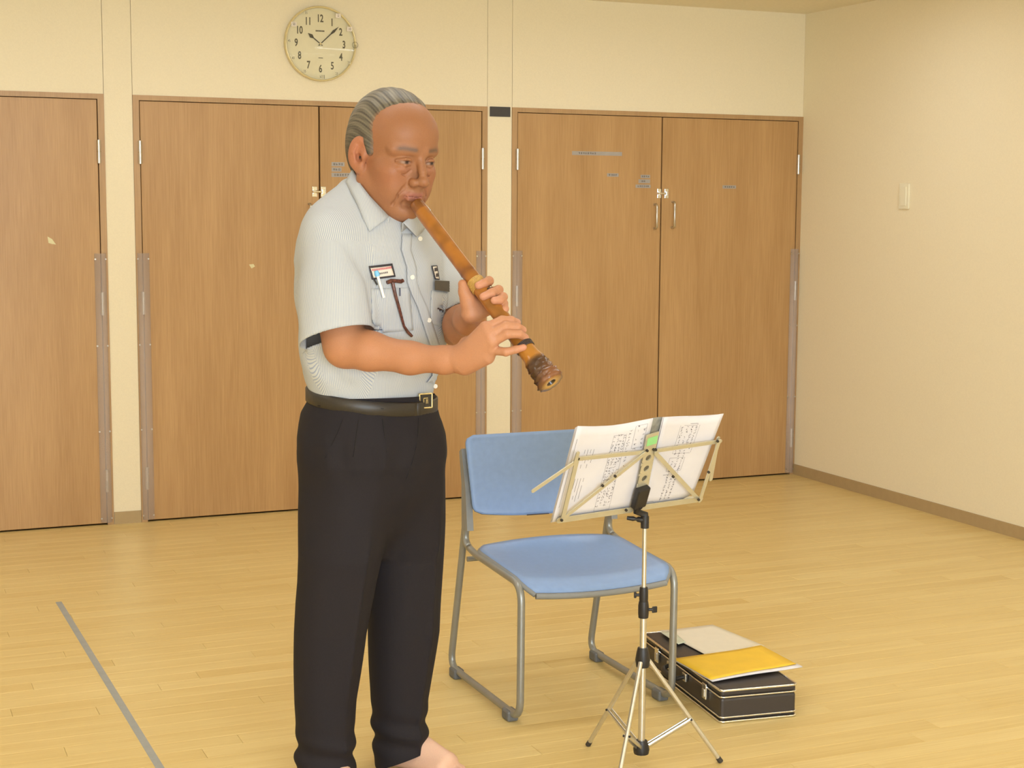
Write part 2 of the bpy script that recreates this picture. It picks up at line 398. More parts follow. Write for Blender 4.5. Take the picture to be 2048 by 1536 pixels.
# wall clock
C0 = on_y(638.5, 88.5); R = .168
t = empty('wall_clock', (C0.x, D, C0.z-R), 'round cream wall clock with dark numerals above the cabinets', 'clock')
M['clock_rim'] = mat('clock_rim', (226, 210, 160), .25, .2); M['dial'] = mat('clock_dial', (232, 224, 190), .6, noise=.02)
M['numeral'] = mat('clock_numeral', (84, 78, 56), .6)
def ringpts(r, y, n=64): return [Vector((C0.x+r*math.sin(2*math.pi*k/n), y, C0.z+r*math.cos(2*math.pi*k/n))) for k in range(n+1)]
prof = [(R-.006, D-.001), (R, D-.012), (R, D-.028), (R-.002, D-.034), (R-.005, D-.036), (R-.008, D-.033), (R-.009, D-.02)]
MB().grid([ringpts(r, y) for r, y in prof]).build('rim', M['clock_rim'], t)
MB().prism(ringpts(R-.004, D-.016)[:-1], (0, .014, 0)).build('dial', M['dial'], t)
YD = D-.0165
def glyphs(body, cx, cz, size, sx, mt, name, y=YD, bold=0, label=None):
    vs, fs = text_mesh(body, size, sx, bold)
    o = MB().add([(cx+v.x, y, cz+v.y) for v in vs], fs).build(name, mt, t); return o
for h in range(1, 13):
    q = math.radians(30*h); r = .112
    glyphs(str(h), C0.x+r*math.sin(q), C0.z+r*math.cos(q), .047, .68, M['numeral'], 'numeral', bold=.0011)
M['hand'] = mat('clock_hand', (66, 62, 46), .5)
def hand(ang, L, wid, y):
    q = math.radians(ang); dv = Vector((math.sin(q), 0, math.cos(q))); sv = Vector((math.cos(q), 0, -math.sin(q)))
    o = Vector((C0.x, y, C0.z))
    pts = [o-dv*.012-sv*.0022, o-dv*.012+sv*.0022, o+dv*L*.55+sv*.0022, o+dv*L*.72+sv*wid, o+dv*L, o+dv*L*.72-sv*wid, o+dv*L*.55-sv*.0022]
    MB().prism(pts, (0, -.001, 0)).build('clock_hand', M['hand'], t)
hand(-52, .074, .009, D-.019); hand(47, .118, .006, D-.021)
MB().tube([(C0.x, D-.017, C0.z), (C0.x, D-.024, C0.z)], .005, 12).build('hub', M['clock_rim'], t)
# small paper labels pasted around the dial at the hours
M['sticker'] = mat('clock_sticker', (236, 226, 214), .7, noise=.03)
for h in range(12):
    if h in (0,): continue
    q = math.radians(30*h+2); r = .150 if h != 3 else .158
    cx, cz = C0.x+r*math.sin(q), C0.z+r*math.cos(q)
    big = h in (1, 2, 10)
    if h in (4, 5, 7, 8, 9, 11): r = .152
    s_ = .0125 if big else .009
    y0 = D-.0385 if h == 3 else D-.0345
    if h != 3:
        B((cx-s_, D-.0372, cz-s_*.8), (cx+s_, D-.0366, cz+s_*.8)).build('minute_label', M['sticker'] if big else M['dial'], t)
    glyphs(str(5*h), cx, cz, .016, .8, M['numeral'], 'minute_numeral', D-.0374 if h != 3 else D-.0395)
MB().tube([p+Vector((.158-.0, 0, 0)) for p in [Vector((C0.x+.0135*math.sin(2*math.pi*k/24), D-.0392, C0.z+.0135*math.cos(2*math.pi*k/24))) for k in range(25)]], .0008, 6).build('minute_ring', M['numeral'], t)
for dx in (.0025, .0095, .0165): B((C0.x+dx, D-.0172, C0.z-.155), (C0.x+dx+.002, D-.0167, C0.z-.138)).build('sensor_slot', M['numeral'], t)
m = MB()
for k in range(7): m.box((C0.x-.021+k*.006, YD-.0003, C0.z+.054), (C0.x-.0165+k*.006, YD, C0.z+.061))
m.build('maker_print', M['numeral'], t)['kind'] = 'stuff'
B((C0.x-.009, YD-.0003, C0.z-.064), (C0.x+.012, YD, C0.z-.061)).build('dial_print', M['numeral'], t)
cg = NT('clock_glass')
fr_ = cg.n('Fresnel'); fr_.inputs['IOR'].default_value = 1.6
tr_ = cg.n('BsdfTransparent'); gs_ = cg.n('BsdfGlossy'); gs_.inputs['Roughness'].default_value = .04; mx_ = cg.n('MixShader')
cg.l(fr_.outputs[0], mx_.inputs[0]); cg.l(tr_.outputs[0], mx_.inputs[1]); cg.l(gs_.outputs[0], mx_.inputs[2]); cg.l(mx_.outputs[0], cg.t.nodes['Material Output'].inputs['Surface'])
P = []
for i in range(13):
    r = (R-.008)*i/12; yy = D-.0315-.006*(1-(i/12)**2)
    P.append(ringpts(max(r, .0005), yy, 48))
MB().grid(P).build('glass', cg.m, t)

# ------------------------------------------------------------------ blue stacking chair (square to the room, facing the camera side)
M['tube'] = mat('grey_painted_tube', (150, 150, 146), .38, .55, noise=.04)
M['blue'] = mat('blue_plastic', (132, 158, 202), .42, noise=.03, scale=60, bump=.02)
M['grey_plastic'] = mat('grey_plastic', (134, 134, 132), .5, noise=.03)
M['foot'] = mat('grey_glide', (104, 104, 104), .6)
CXL, CXR = 1.640, 2.113
chair = empty('stacking_chair', ((CXL+CXR)/2, 4.07, 0), 'blue plastic stacking chair with grey sled frame', 'chair')
def cpt(px, py, X): q = on_x(px, py, X); return q
# profile of one side frame in y,z read on the plane of the left side
def yz(px, py): q = on_x(px, py, CXL); return q.y, q.z
rt_ = .0105
z_floor = rt_+.012
yb = 4.27
seat_f = yz(1043, 1172); seat_b = yz(948, 1103); bend_b = yz(931, 1075); up = yz(938, 1010); top = yz(932, 885)
yf = seat_f[0]+.004
print('chair', seat_f, seat_b, bend_b, up, top)
def smooth_path(pts, n=6):
    """round the corners of a polyline with quadratic curves"""
    P = [Vector(p) for p in pts]; out = [P[0]]
    for i in range(1, len(P)-1):
        a, b, c = P[i-1], P[i], P[i+1]; ra = min((a-b).length, (c-b).length)*.5
        ra = min(ra, .055)
        s, e = b+(a-b).normalized()*ra, b+(c-b).normalized()*ra
        for k in range(n+1):
            t = k/n; out.append(s*(1-t)**2+b*2*t*(1-t)+e*t*t)
    return out+[P[-1]]
for X in (CXL, CXR):
    yz_pts = [(up[0]+.004, up[1]-.02), (bend_b[0]+.01, bend_b[1]-.015), (seat_b[0], seat_b[1]-.005), (seat_f[0]+.0, seat_f[1]+.002), (yf, z_floor), (yb+.02, z_floor), (up[0]+.02, up[1]-.03)]
    path = smooth_path([(X, a, b) for a, b in yz_pts])
    nm = MB().tube(path, rt_, 12).build('side_frame', M['tube'], chair)
    # flat bracket that carries the backrest
    s = 1 if X == CXL else -1
    pl_ = [(up[0]-.012, up[1]-.075), (up[0]+.034, up[1]-.075), (up[0]+.036, up[1]+.06), (top[0]+.03, top[1]-.03), (top[0]+.012, top[1]-.02), (up[0]+.004, up[1]+.05)]
    MB().prism([(X-.010*s, a, b) for a, b in pl_], (s*.02, 0, 0)).build('back_bracket', M['grey_plastic'], chair)
    for yy in (yf+.07, yb-.03):
        MB().rbox((X-.017, yy-.024, 0), (X+.017, yy+.024, .030), .006).build('glide', M['foot'], chair)
# seat shell: dished, with rolled front edge
zs = seat_f[1]; ysf, ysb = seat_f[0]-.012, seat_b[0]+.015
def seat_z(u, v):
    """u 0..1 across, v 0..1 front to back"""
    e = abs(2*u-1)
    base = zs+.008+(seat_b[1]-zs)*v
    dish = -.022*(1-e**2)*math.sin(math.pi*min(1, max(0, v*.9+.12)))
    roll = -.03*max(0, (.16-v)/.16)**2
    back = .012*max(0, (v-.8)/.2)**2*(1-e**2)
    return base+dish+roll+back
x0, x1 = CXL+.006, CXR-.006
P = []
for j in range(25):
    v = j/24; row = []
    for i in range(25):
        u = i/24
        x = x0+(x1-x0)*u
        # rounded corners
        ins = .03*(max(0, (v-.85)/.15)**2+max(0, (.12-v)/.12)**2)
        x = (x0+ins)+(x1-x0-2*ins)*u
        bow = -.012*(1-(2*u-1)**2) if v < .5 else 0
        row.append((x, ysf+(ysb-ysf)*v+bow*(1-v*2 if v < .5 else 0), seat_z(u, v)))
    P.append(row)
MB().grid(P, .006).build('seat', M['blue'], chair)
rim = [P[0][i] for i in range(25)]
rim = [Vector(p)+Vector((0, -.003, -.006)) for p in rim]
MB().tube(rim, .009, 8).build('seat_rim', M['grey_plastic'], chair)
for X, k in ((CXL, 0), (CXR, 24)):
    MB().tube([Vector(P[j][k])+Vector((0, 0, -.004)) for j in range(0, 24)], .008, 8).build('seat_rim', M['grey_plastic'], chair)
MB().tube([(CXL, (yf+yb)/2+.14, zs-.012), (CXR, (yf+yb)/2+.14, zs-.012)], .008, 10).build('cross_bar', M['tube'], chair)
# backrest shell: gently curved, rounded corners
bz0 = yz(945, 1037)[1]; bz1 = top[1]+.02
P = []
for j in range(25):
    v = j/24; row = []
    z = bz0+(bz1-bz0)*v; yc = (up[0]-.012)+(top[0]-up[0]+.0)*v
    for i in range(29):
        u = i/28; e = 2*u-1
        hw = (CXR-CXL)/2+.012-.018*(1-v)
        rc = .028
        dv_ = min(v, 1-v)*(bz1-bz0)
        if dv_ < rc: hw -= rc-math.sqrt(max(0, rc*rc-(rc-dv_)**2))
        zz = z+.004*e*e*v+.018*(e*e-.6)*(1-v)
        row.append(((CXL+CXR)/2+e*hw, yc+.024*(1-e*e)-.004, zz))
    P.append(row)
bk_ = MB().grid(P, .007).build('backrest', M['blue'], chair)
# small slot label near the lower edge of the backrest
a = on_y(1054, 1030, up[0]-.004); b = on_y(1098, 1027, up[0]-.006)
MB().tube([a, b], .0016, 6).build('slot', M['ink'], bk_)

# ------------------------------------------------------------------ folding music stand
M['alu'] = mat('satin_aluminium', (214, 212, 206), .28, .9, noise=.04, scale=90)
M['nickel'] = mat('nickel_strip', (206, 200, 178), .38, .5, noise=.04)
M['black_plastic'] = mat('black_plastic', (36, 33, 34), .45, noise=.05)
M['rubber'] = mat('dark_rubber_tip', (58, 52, 46), .7)
M['green'] = mat('green_sticker', (150, 214, 140), .6, noise=.02)
FLt, FRt = on_z(1177, 1488, .006), on_z(1440, 1521, .006)
mid = (FLt+FRt)/2; dlr = FRt-FLt; side = dlr.length
perp = Vector((dlr.y, -dlr.x, 0)).normalized()
if perp.y > 0: perp = -perp
cen = mid+perp*side*.2887; F3 = mid+perp*side*.866
d = cen-CAM; print('stand centre px', 1024+d.dot(_r)/d.dot(_f)*FPX)
# keep the pole where the photograph shows it
q = on_z(1287.5, 1500, .035); 
def stand_z(py, px=1288):
    # height on the pole for an image row
    n_ = Vector((math.sin(YAW), math.cos(YAW), 0)); return on_plane(px, py, cen, n_).z
SX, SY = cen.x, cen.y
d = Vector((SX, SY, .5))-CAM; err = 1024+d.dot(_r)/d.dot(_f)*FPX-1288
rt2 = Vector((math.cos(YAW), -math.sin(YAW), 0)); SX -= rt2.x*err*d.dot(_f)/FPX; SY -= rt2.y*err*d.dot(_f)/FPX
cen = Vector((SX, SY, 0))
stand = empty('music_stand', (SX, SY, 0), 'folding aluminium music stand in front of the blue chair', 'music stand')
zh = stand_z(1312); zc2 = stand_z(1219); zc1 = stand_z(1190); ztop = stand_z(1050); zbot = stand_z(1490)
print('stand z', zh, zc2, zc1, ztop, zbot, cen)
def pole(z0, z1, r, nm='tube'): MB().tube([(SX, SY, z0), (SX, SY, z1)], r, 16).build(nm, M['alu'], stand)
pole(zbot-.01, zc2, .0088); pole(zc2, zc1+.01, .0072); pole(zc1, ztop, .0058)
for z, r, h in ((zc2, .0125, .042), (zc1, .0105, .04)):
    c_ = MB().tube([(SX, SY, z-h/2), (SX, SY, z-h/4), (SX, SY, z+h/4), (SX, SY, z+h/2)], [r, r*1.08, r*1.08, r*.95], 14).build('collar', M['black_plastic'], stand)
    sgn = 1 if z == zc2 else -1
    kx = Vector((SX, SY, z))+rt2*sgn*r
    MB().tube([kx, kx+rt2*sgn*.011], .004, 8).rbox(kx+rt2*sgn*.011-Vector((.003, .003, .008)), kx+rt2*sgn*.02+Vector((.003, .003, .008)) if sgn > 0 else kx+rt2*sgn*.011+Vector((.003, .003, .008)), .002).build('thumb_screw', M['black_plastic'], c_)
hub = MB().tube([(SX, SY, zh-.028), (SX, SY, zh-.01), (SX, SY, zh+.01), (SX, SY, zh+.022)], [.016, .019, .016, .013], 12).build('leg_hub', M['black_plastic'], stand)
low = MB().tube([(SX, SY, zbot-.022), (SX, SY, zbot-.01), (SX, SY, zbot+.012)], [.019, .021, .015], 12).build('lower_hub', M['black_plastic'], stand)
F3 = cen+(cen-((FLt+FRt)/2)).normalized()*(FLt-cen).length*.98; F3.z = .006
for ft in (FLt, FRt, F3):
    dv = Vector((ft.x-SX, ft.y-SY, 0)).normalized()
    a = Vector((SX, SY, zh-.012))+dv*.016; b = Vector(ft)
    lg = MB().tube([a, b], .0058, 12).build('leg', M['alu'], stand)
    MB().tube([a+(b-a)*.97, b+(b-a).normalized()*.004], [.0066, .0072], 10).build('rubber_tip', M['rubber'], lg)
    k = a+(b-a)*.58; e = Vector((SX, SY, zbot))+dv*.018
    sd = dv.cross(Vector((0, 0, 1)))*.0065
    for s_ in (-1, 1):
        MB().tube([k+sd*s_, e+sd*s_], .0055, 8, flat=(sd.normalized(), .3)).build('brace', M['alu'], stand)
    MB().tube([k-sd*1.5, k+sd*1.5], .003, 8).build('rivet', M['black_plastic'], stand)
# desk: plane through the tray, leaning towards the camera side
pL, pR = Vector((1122, 1040)), Vector((1398, 999))
ax = Vector((.969, .245, 0)).normalized(); nb = Vector((ax.y, -ax.x, 0))          # nb points to the camera side
tilt = math.radians(26); tv = (Vector((0, 0, 1))*math.cos(tilt)+nb*math.sin(tilt)).normalized(); dn = (nb*math.cos(tilt)-Vector((0, 0, 1))*math.sin(tilt)).normalized()
d0 = Vector((SX, SY, stand_z(1000)))+nb*(-.012)
def dk(px, py, off=0.0): return on_plane(px, py, d0+dn*off, dn)
strip_n = dn
def strip(a, b, wid, thick=.0025, off=0.004, name='desk_strip', parent=None, ext=0, mt=None):
    A, Bq = dk(*a, off), dk(*b, off); dv = (Bq-A).normalized(); A -= dv*ext; Bq += dv*ext; sv = dv.cross(dn)*wid/2
    n_ = 8; pts = []
    for k in range(n_+1): q = math.pi*k/n_+math.pi/2; pts.append(A+dv*math.cos(q)*wid/2+sv.normalized()*math.sin(q)*wid/2)
    for k in range(n_+1): q = math.pi*k/n_-math.pi/2; pts.append(Bq+dv*math.cos(q)*wid/2+sv.normalized()*math.sin(q)*wid/2)
    return MB().prism(pts, dn*thick).build(name, mt or M['nickel'], parent or stand)
# middle plate with its round holes
plate_px = [(1311, 862), (1328, 863), (1289, 1016), (1262, 1019)]
A0 = dk(1305, 866, .006); A1 = dk(1276, 1014, .006)
pv = (A1-A0).normalized(); ps = pv.cross(dn).normalized()
if ps.dot(ax) < 0: ps = -ps
hw = .0185
bm = bmesh.new()
L_ = (A1-A0).length
holes = [((dk(*p, .006)-A0).dot(pv)) for p in ((1296, 914), (1290, 936), (1283, 957))]
# plate as rows of quads around octagon holes
def ringhole(c, r, n=16): return [A0+pv*(c+r*math.cos(2*math.pi*k/n))+ps*(r*math.sin(2*math.pi*k/n)) for k in range(n)]
edges_ = []
seg = []
ys_ = [0]+[v for h_ in holes for v in (h_-.0125, h_+.0125)]+[L_]
m = MB()
for k in range(0, len(ys_)-1, 2):
    m.prism([A0+pv*ys_[k]-ps*hw, A0+pv*ys_[k]+ps*hw, A0+pv*ys_[k+1]+ps*hw, A0+pv*ys_[k+1]-ps*hw], dn*.003)
for h_ in holes:
    c = h_; rr = .0085; n_ = 24; sq = []
    for k in range(n_):
        q = 2*math.pi*k/n_; cx_, sx_ = math.cos(q), math.sin(q)
        f_ = 1/max(abs(cx_)/.0125, abs(sx_)/hw); sq.append((cx_*f_, sx_*f_))
    for z_ in (0, .003):
        inner = [A0+pv*(c+rr*math.cos(2*math.pi*k/n_))+ps*(rr*math.sin(2*math.pi*k/n_))+dn*z_ for k in range(n_)]
        outer = [A0+pv*(c+sq[k][0])+ps*sq[k][1]+dn*z_ for k in range(n_)]
        m.add(inner+outer, [(k, (k+1) % n_, n_+(k+1) % n_, n_+k) for k in range(n_)])
    lo_ = [A0+pv*(c+rr*math.cos(2*math.pi*k/n_))+ps*(rr*math.sin(2*math.pi*k/n_)) for k in range(n_)]
    m.add(lo_+[p+dn*.003 for p in lo_], [(k, (k+1) % n_, n_+(k+1) % n_, n_+k) for k in range(n_)])
plate = m.build('centre_plate', M['nickel'], stand)
g0 = A0+pv*.010+dn*.0032
MB().prism([g0-ps*.0145, g0+ps*.0165, g0+pv*.024+ps*.0165, g0+pv*.024-ps*.0145], dn*.0005).build('sticker', M['green'], plate)
# arms: upper, diagonal, upright on each side, folding page clips, tray
strip((1157, 917), (1294, 903), .0105, off=.010); strip((1312, 901), (1440, 882), .0105, off=.010)
strip((1290, 906), (1128, 1035), .0105, off=.014); strip((1311, 906), (1396, 998), .0105, off=.014)
strip((1153, 921), (1124, 1040), .0125, off=.018); strip((1437, 884), (1399, 1001), .0105, off=.018)
strip((1148, 925), (1066, 981), .0105, off=.022, name='page_clip'); strip((1436, 876), (1421, 958), .0105, off=.004, name='page_clip')
strip((1155, 906), (1150, 924), .0105, off=.024, name='page_clip')
strip((1118, 1040), (1262, 1019), .016, off=.002, name='tray_strip', mt=M['nickel']); strip((1286, 1014), (1400, 998), .016, off=.002, name='tray_strip', mt=M['nickel'])
for (a, b, w_) in (((1120, 1042), (1255, 1022), .020), ((1290, 1016), (1397, 1000), .020)):
    A, Bq = dk(*a, .002), dk(*b, .002); MB().prism([A, Bq, Bq-dn*w_, A-dn*w_], -tv*.0025).build('tray_lip', M['nickel'], stand)
for p in ((1157, 918), (1124, 1041), (1295, 902), (1308, 900), (1312, 900), (1231, 953), (1206, 972), (1347, 954), (1436, 883), (1398, 1000), (1418, 945), (1253, 1021)):
    q_ = dk(*p, .0235); MB().tube([q_-dn*.004, q_+dn*.0012], .0034, 8).build('rivet', M['rubber'], stand)
# black holder block and tilt joint
hb0 = dk(1284, 972, .010); hb1 = dk(1273, 1012, .010)
hx_ = (hb1-hb0).normalized(); hs_ = ps; hc = (hb0+hb1)/2
mt_ = Matrix((( hs_.x, hx_.x, dn.x, hc.x), (hs_.y, hx_.y, dn.y, hc.y), (hs_.z, hx_.z, dn.z, hc.z), (0, 0, 0, 1)))
MB().rbox((-.019, -.030, -.004), (.019, .030, .015), .004, mt_).build('plate_holder', M['black_plastic'], stand)
zj = stand_z(1045)
MB().tube([hc+hx_*.026+dn*.006, hc+hx_*.045+dn*.004, Vector((SX, SY, zj+.02))-nb*0, Vector((SX, SY, zj))], [.012, .0085, .0095, .011], 12).build('neck', M['black_plastic'], stand)
MB().tube([(SX, SY, zj-.014), (SX, SY, zj+.016)], .0105, 14).build('tilt_joint', M['black_plastic'], stand)
kq = Vector((SX, SY, zj+.006)); kd = -rt2+Vector((0, 0, .12)); kd.normalize()
MB().tube([kq+kd*.006, kq+kd*.018, kq+kd*.022, kq+kd*.03, kq+kd*.045], [.009, .009, .005, .008, .006], 10, flat=((0, 0, 1), .8)).build('tilt_knob', M['black_plastic'], stand)

# open booklet of sheet music on the far (reader's) side of the desk
M['paper'] = mat('white_paper', (222, 218, 224), .75, noise=.015)
M['paper2'] = mat('cream_paper', (226, 216, 198), .8, noise=.02)
M['print'] = mat('grey_print', (104, 98, 106), .8, noise=.1)
M['spine'] = mat('grey_binding_strip', (150, 148, 140), .4, .2, noise=.25, scale=60)
cb = dk(1275, 1016, -.003)
book = empty('sheet_music', cb, 'open white booklet of sheet music on the music stand', 'sheet music')
def page(top, bot, off0, bulge, nm, n_=14, th=.0012, mt=None):
    """top/bot: pixel polylines of the page's two long edges; off0: distance behind the desk; bulge: curl near the top"""
    rows = []
    for i in range(n_+1):
        t = i/n_
        def interp(pl):
            s_ = t*(len(pl)-1); k = min(int(s_), len(pl)-2); f_ = s_-k
            return (pl[k][0]*(1-f_)+pl[k+1][0]*f_, pl[k][1]*(1-f_)+pl[k+1][1]*f_)
        a, b = interp(top), interp(bot); r_ = []
        for j in range(11):
            v = j/10; px, py = a[0]*(1-v)+b[0]*v, a[1]*(1-v)+b[1]*v
            r_.append(dk(px, py, -off0-bulge*(1-v)**2*math.sin(math.pi*t)))
        rows.append(r_)
    o = MB().grid(rows, th).build(nm, mt or M['paper'], book); return rows
left_top = [(1155, 852), (1188, 852.5), (1222, 851), (1250, 847), (1280, 841), (1306, 836)]
left_bot = [(1104, 1043), (1135, 1038), (1170, 1033), (1205, 1028), (1240, 1022), (1266, 1017)]
rows_l = page(left_top, left_bot, .004, .012, 'page')
rows_r = page([(1328, 834), (1360, 833), (1392, 832.5), (1420, 831), (1447, 827)], [(1283, 1013), (1308, 1010), (1332, 1006), (1358, 1002), (1386, 986)], .004, .010, 'page')
for k in range(1, 4):
    page([(x-1.6*k, y+1.0*k) for x, y in left_top], [(x-1.2*k, y+.6*k) for x, y in left_bot], .004+.0035*k, .012, 'page')
page([(1325, 834), (1360, 832), (1392, 831.5), (1420, 830), (1444, 828)], [(1281, 1013), (1308, 1009), (1332, 1005), (1358, 1000), (1380, 988)], .008, .010, 'page')
page([(1303, 836), (1318, 834), (1330, 834)], [(1268, 1017), (1276, 1015), (1284, 1013)], .012, .004, 'spine', 6, .003, M['spine'])
# print that shows through the pages: columns of small notation, boxes, side notes
def onp(rows, u, v):
    n_, k_ = len(rows)-1, len(rows[0])-1; i = min(int(u*n_), n_-1); j = min(int(v*k_), k_-1); fu, fv = u*n_-i, v*k_-j
    p = rows[i][j]*(1-fu)*(1-fv)+rows[i+1][j]*fu*(1-fv)+rows[i][j+1]*(1-fu)*fv+rows[i+1][j+1]*fu*fv
    du = (rows[i+1][j]-rows[i][j]).normalized(); dv = (rows[i][j+1]-rows[i][j]).normalized(); nn = du.cross(dv).normalized()
    if nn.dot(dn) < 0: nn = -nn
    return p+nn*.0016, du, dv, nn
def stroke(m, rows, u, v, du_, dv_, wid):
    p, a, b, nn = onp(rows, u, v); d_ = a*du_+b*dv_; s_ = d_.normalized().cross(nn)*wid
    m.add([p-d_/2-s_, p+d_/2-s_, p+d_/2+s_, p-d_/2+s_], [(0, 1, 2, 3)])
r3 = random.Random(3)
def notation(rows, cols, v0, v1, m, dv=.032):
    for u in cols:
        v = v0
        while v < v1:
            if r3.random() < .86:
                for k in range(r3.choice((2, 3, 4))):
                    stroke(m, rows, u+r3.uniform(-.014, .014), v+r3.uniform(-.009, .009), r3.uniform(-.006, .006), r3.uniform(-.006, .006), .00042)
            v += dv
def frame_box(rows, u0, u1, v0, v1, m):
    n_ = 12
    for k in range(n_):
        v = v0+(v1-v0)*(k+.5)/n_; L_ = (onp(rows, u0, v1)[0]-onp(rows, u0, v0)[0]).length/n_
        for u in (u0, u1): stroke(m, rows, u, v, 0, L_, .0003)
    for v in (v0, v1):
        L_ = (onp(rows, u1, v)[0]-onp(rows, u0, v)[0]).length; stroke(m, rows, (u0+u1)/2, v, L_, 0, .0003)
m = MB()
notation(rows_l, [.50, .545, .59, .635], .13, .93, m); notation(rows_l, [.80, .90], .06, .36, m, .05); notation(rows_l, [.70], .1, .6, m)
frame_box(rows_l, .48, .655, .12, .95, m); frame_box(rows_l, .76, .93, .05, .3, m)
for (u0, v0, v1) in ((.17, .27, .45), (.145, .58, .8)):
    for k in range(4):
        v = v0
        while v < v1: stroke(m, rows_l, u0+.035*k, v, 0, .011, .0005); v += .035 if r3.random() < .7 else .08
stroke(m, rows_l, .035, .5, 0, .2, .0004); stroke(m, rows_l, .55, .61, .02, 0, .0004)
o = m.build('print', M['print'], book); o['kind'] = 'stuff'
m = MB()
notation(rows_r, [.34, .42, .50], .12, .95, m, .03); notation(rows_r, [.57], .1, .4, m, .03)
frame_box(rows_r, .30, .62, .1, .42, m); frame_box(rows_r, .28, .55, .47, .62, m)
stroke(m, rows_r, .5, .08, .03, 0, .0005); stroke(m, rows_r, .3, .66, .02, 0, .0005); stroke(m, rows_r, .12, .95, .03, 0, .0004)
o = m.build('print', M['print'], book); o['kind'] = 'stuff'

# ------------------------------------------------------------------ black instrument case with papers on it
M['case'] = mat('black_vinyl', (58, 52, 50), .42, noise=.08, scale=400, bump=.05)
M['case_dark'] = mat('black_handle', (34, 31, 30), .45)
pA = on_z(1440.5, 1447.5); pB = on_z(1593, 1433)
e1 = (pB-pA); cw_ = e1.length; e1.normalize(); e2 = Vector((-e1.y, e1.x, 0)); cl_ = .60
if e2.y < 0: e2 = -e2
chh = .096
print('case', cw_, pA)
mc = Matrix(((e1.x, e2.x, 0, pA.x), (e1.y, e2.y, 0, pA.y), (0, 0, 1, 0), (0, 0, 0, 1)))
case = empty('instrument_case', pA+e1*cw_/2+e2*cl_/2, 'black hard instrument case with silver edges on the floor', 'case')
zl = chh-.024
MB().rbox((.002, .002, .004), (cw_-.002, cl_-.002, zl-.0012), .008, mc).build('base', M['case'], case)
lid = MB().rbox((.002, .002, zl+.0012), (cw_-.002, cl_-.002, chh), .008, mc).build('lid', M['case'], case)
def loop(z, r_, par, nm):
    c = .012; pts = []
    for cx_, cy_, a0 in ((cw_-c, c, -90), (cw_-c, cl_-c, 0), (c, cl_-c, 90), (c, c, 180)):
        for k in range(5): q = math.radians(a0+90*k/4); pts.append(mc @ Vector((cx_+c*math.cos(q), cy_+c*math.sin(q), z)))
    pts.append(pts[0]); MB().tube(pts, r_, 8, cap=False).build(nm, M['chrome'], par)
loop(chh-.0035, .0032, case, 'edge_trim'); loop(zl+.002, .0024, case, 'edge_trim'); loop(.0165, .0024, case, 'edge_trim'); loop(.004, .0032, case, 'edge_trim')
for v in (.105, .47):
    lt = MB().rbox((-.006, v-.014, zl-.033), (.001, v+.014, zl+.012), .002, mc).build('latch', M['chrome'], case)
    MB().rbox((-.009, v-.008, zl-.026), (-.004, v+.008, zl-.004), .0015, mc).build('lever', M['steel'], lt)
hp = [mc @ Vector(p) for p in ((0, .25, zl-.012), (-.022, .255, zl-.018), (-.030, .275, zl-.024), (-.030, .345, zl-.024), (-.022, .365, zl-.018), (0, .37, zl-.012))]
MB().tube(hp, [.006, .007, .009, .009, .007, .006], 10).build('handle', M['case_dark'], case)
for v in (.25, .37): MB().rbox((-.007, v-.013, zl-.026), (.001, v+.013, zl-.002), .002, mc).build('handle_mount', M['steel'], case)
for u_, v in ((.02, .02), (cw_-.02, .02), (.02, cl_-.02), (cw_-.02, cl_-.02)):
    q_ = mc @ Vector((u_, v, 0)); MB().tube([q_, q_+Vector((0, 0, .006))], .008, 10).build('foot', M['rubber'], case)
for v in (.3, .55): MB().rbox((cw_-.001, v-.02, zl-.012), (cw_+.004, v+.02, zl+.01), .0015, mc).build('hinge', M['steel'], case)
def sheet(corners, z, mt, th, lift=None, n_=10):
    c = [on_z(x, y, z) for x, y in corners]; rows = []
    for i in range(n_+1):
        u = i/n_; r_ = []
        for j in range(n_+1):
            v = j/n_; p = c[0]*(1-u)*(1-v)+c[1]*u*(1-v)+c[2]*u*v+c[3]*(1-u)*v
            r_.append(p+Vector((0, 0, lift(u, v) if lift else 0)))
        rows.append(r_)
    return MB().grid(rows, th)
M['yellow'] = mat('yellow_folder', (240, 196, 52), .55, noise=.05, scale=14)
M['tear'] = mat('clear_file', (205, 212, 196), .3)
tp = chh
wp = tag(sheet([(1320, 1262), (1425, 1249), (1529, 1291.5), (1410, 1310)], tp+.003, M['paper2'], -.0018, lambda u, v: .003*max(0, .2-u)/.2).build('paper_stack', M['paper2']), 'cream papers under the yellow folder on the case', 'paper')
tag(sheet([(1320, 1266), (1345, 1262), (1372, 1284), (1357, 1291)], tp+.0062, M['tear'], -.0006, lambda u, v: .004*(1-u)).build('clear_file', M['tear']), 'small torn clear sleeve corner on the cream papers', 'file')
fo = empty('yellow_folder', on_z(1470, 1330, tp+.008), 'yellow folder with white sheets inside lying across the case', 'folder')
cor = [(1346, 1318), (1524, 1293), (1604, 1334.5), (1424, 1361)]
lf = lambda u, v: .004*v*math.sin(math.pi*u)+.004*max(0, u-.75)/.25
sheet([(x+1, y+1) for x, y in cor], tp+.0085, None, -.0025, lf).build('sheets', M['paper'], fo)
sheet([(1346, 1317), (1522, 1292.5), (1593, 1330), (1422, 1359)], tp+.0118, None, -.0008, lf).build('cover', M['yellow'], fo)

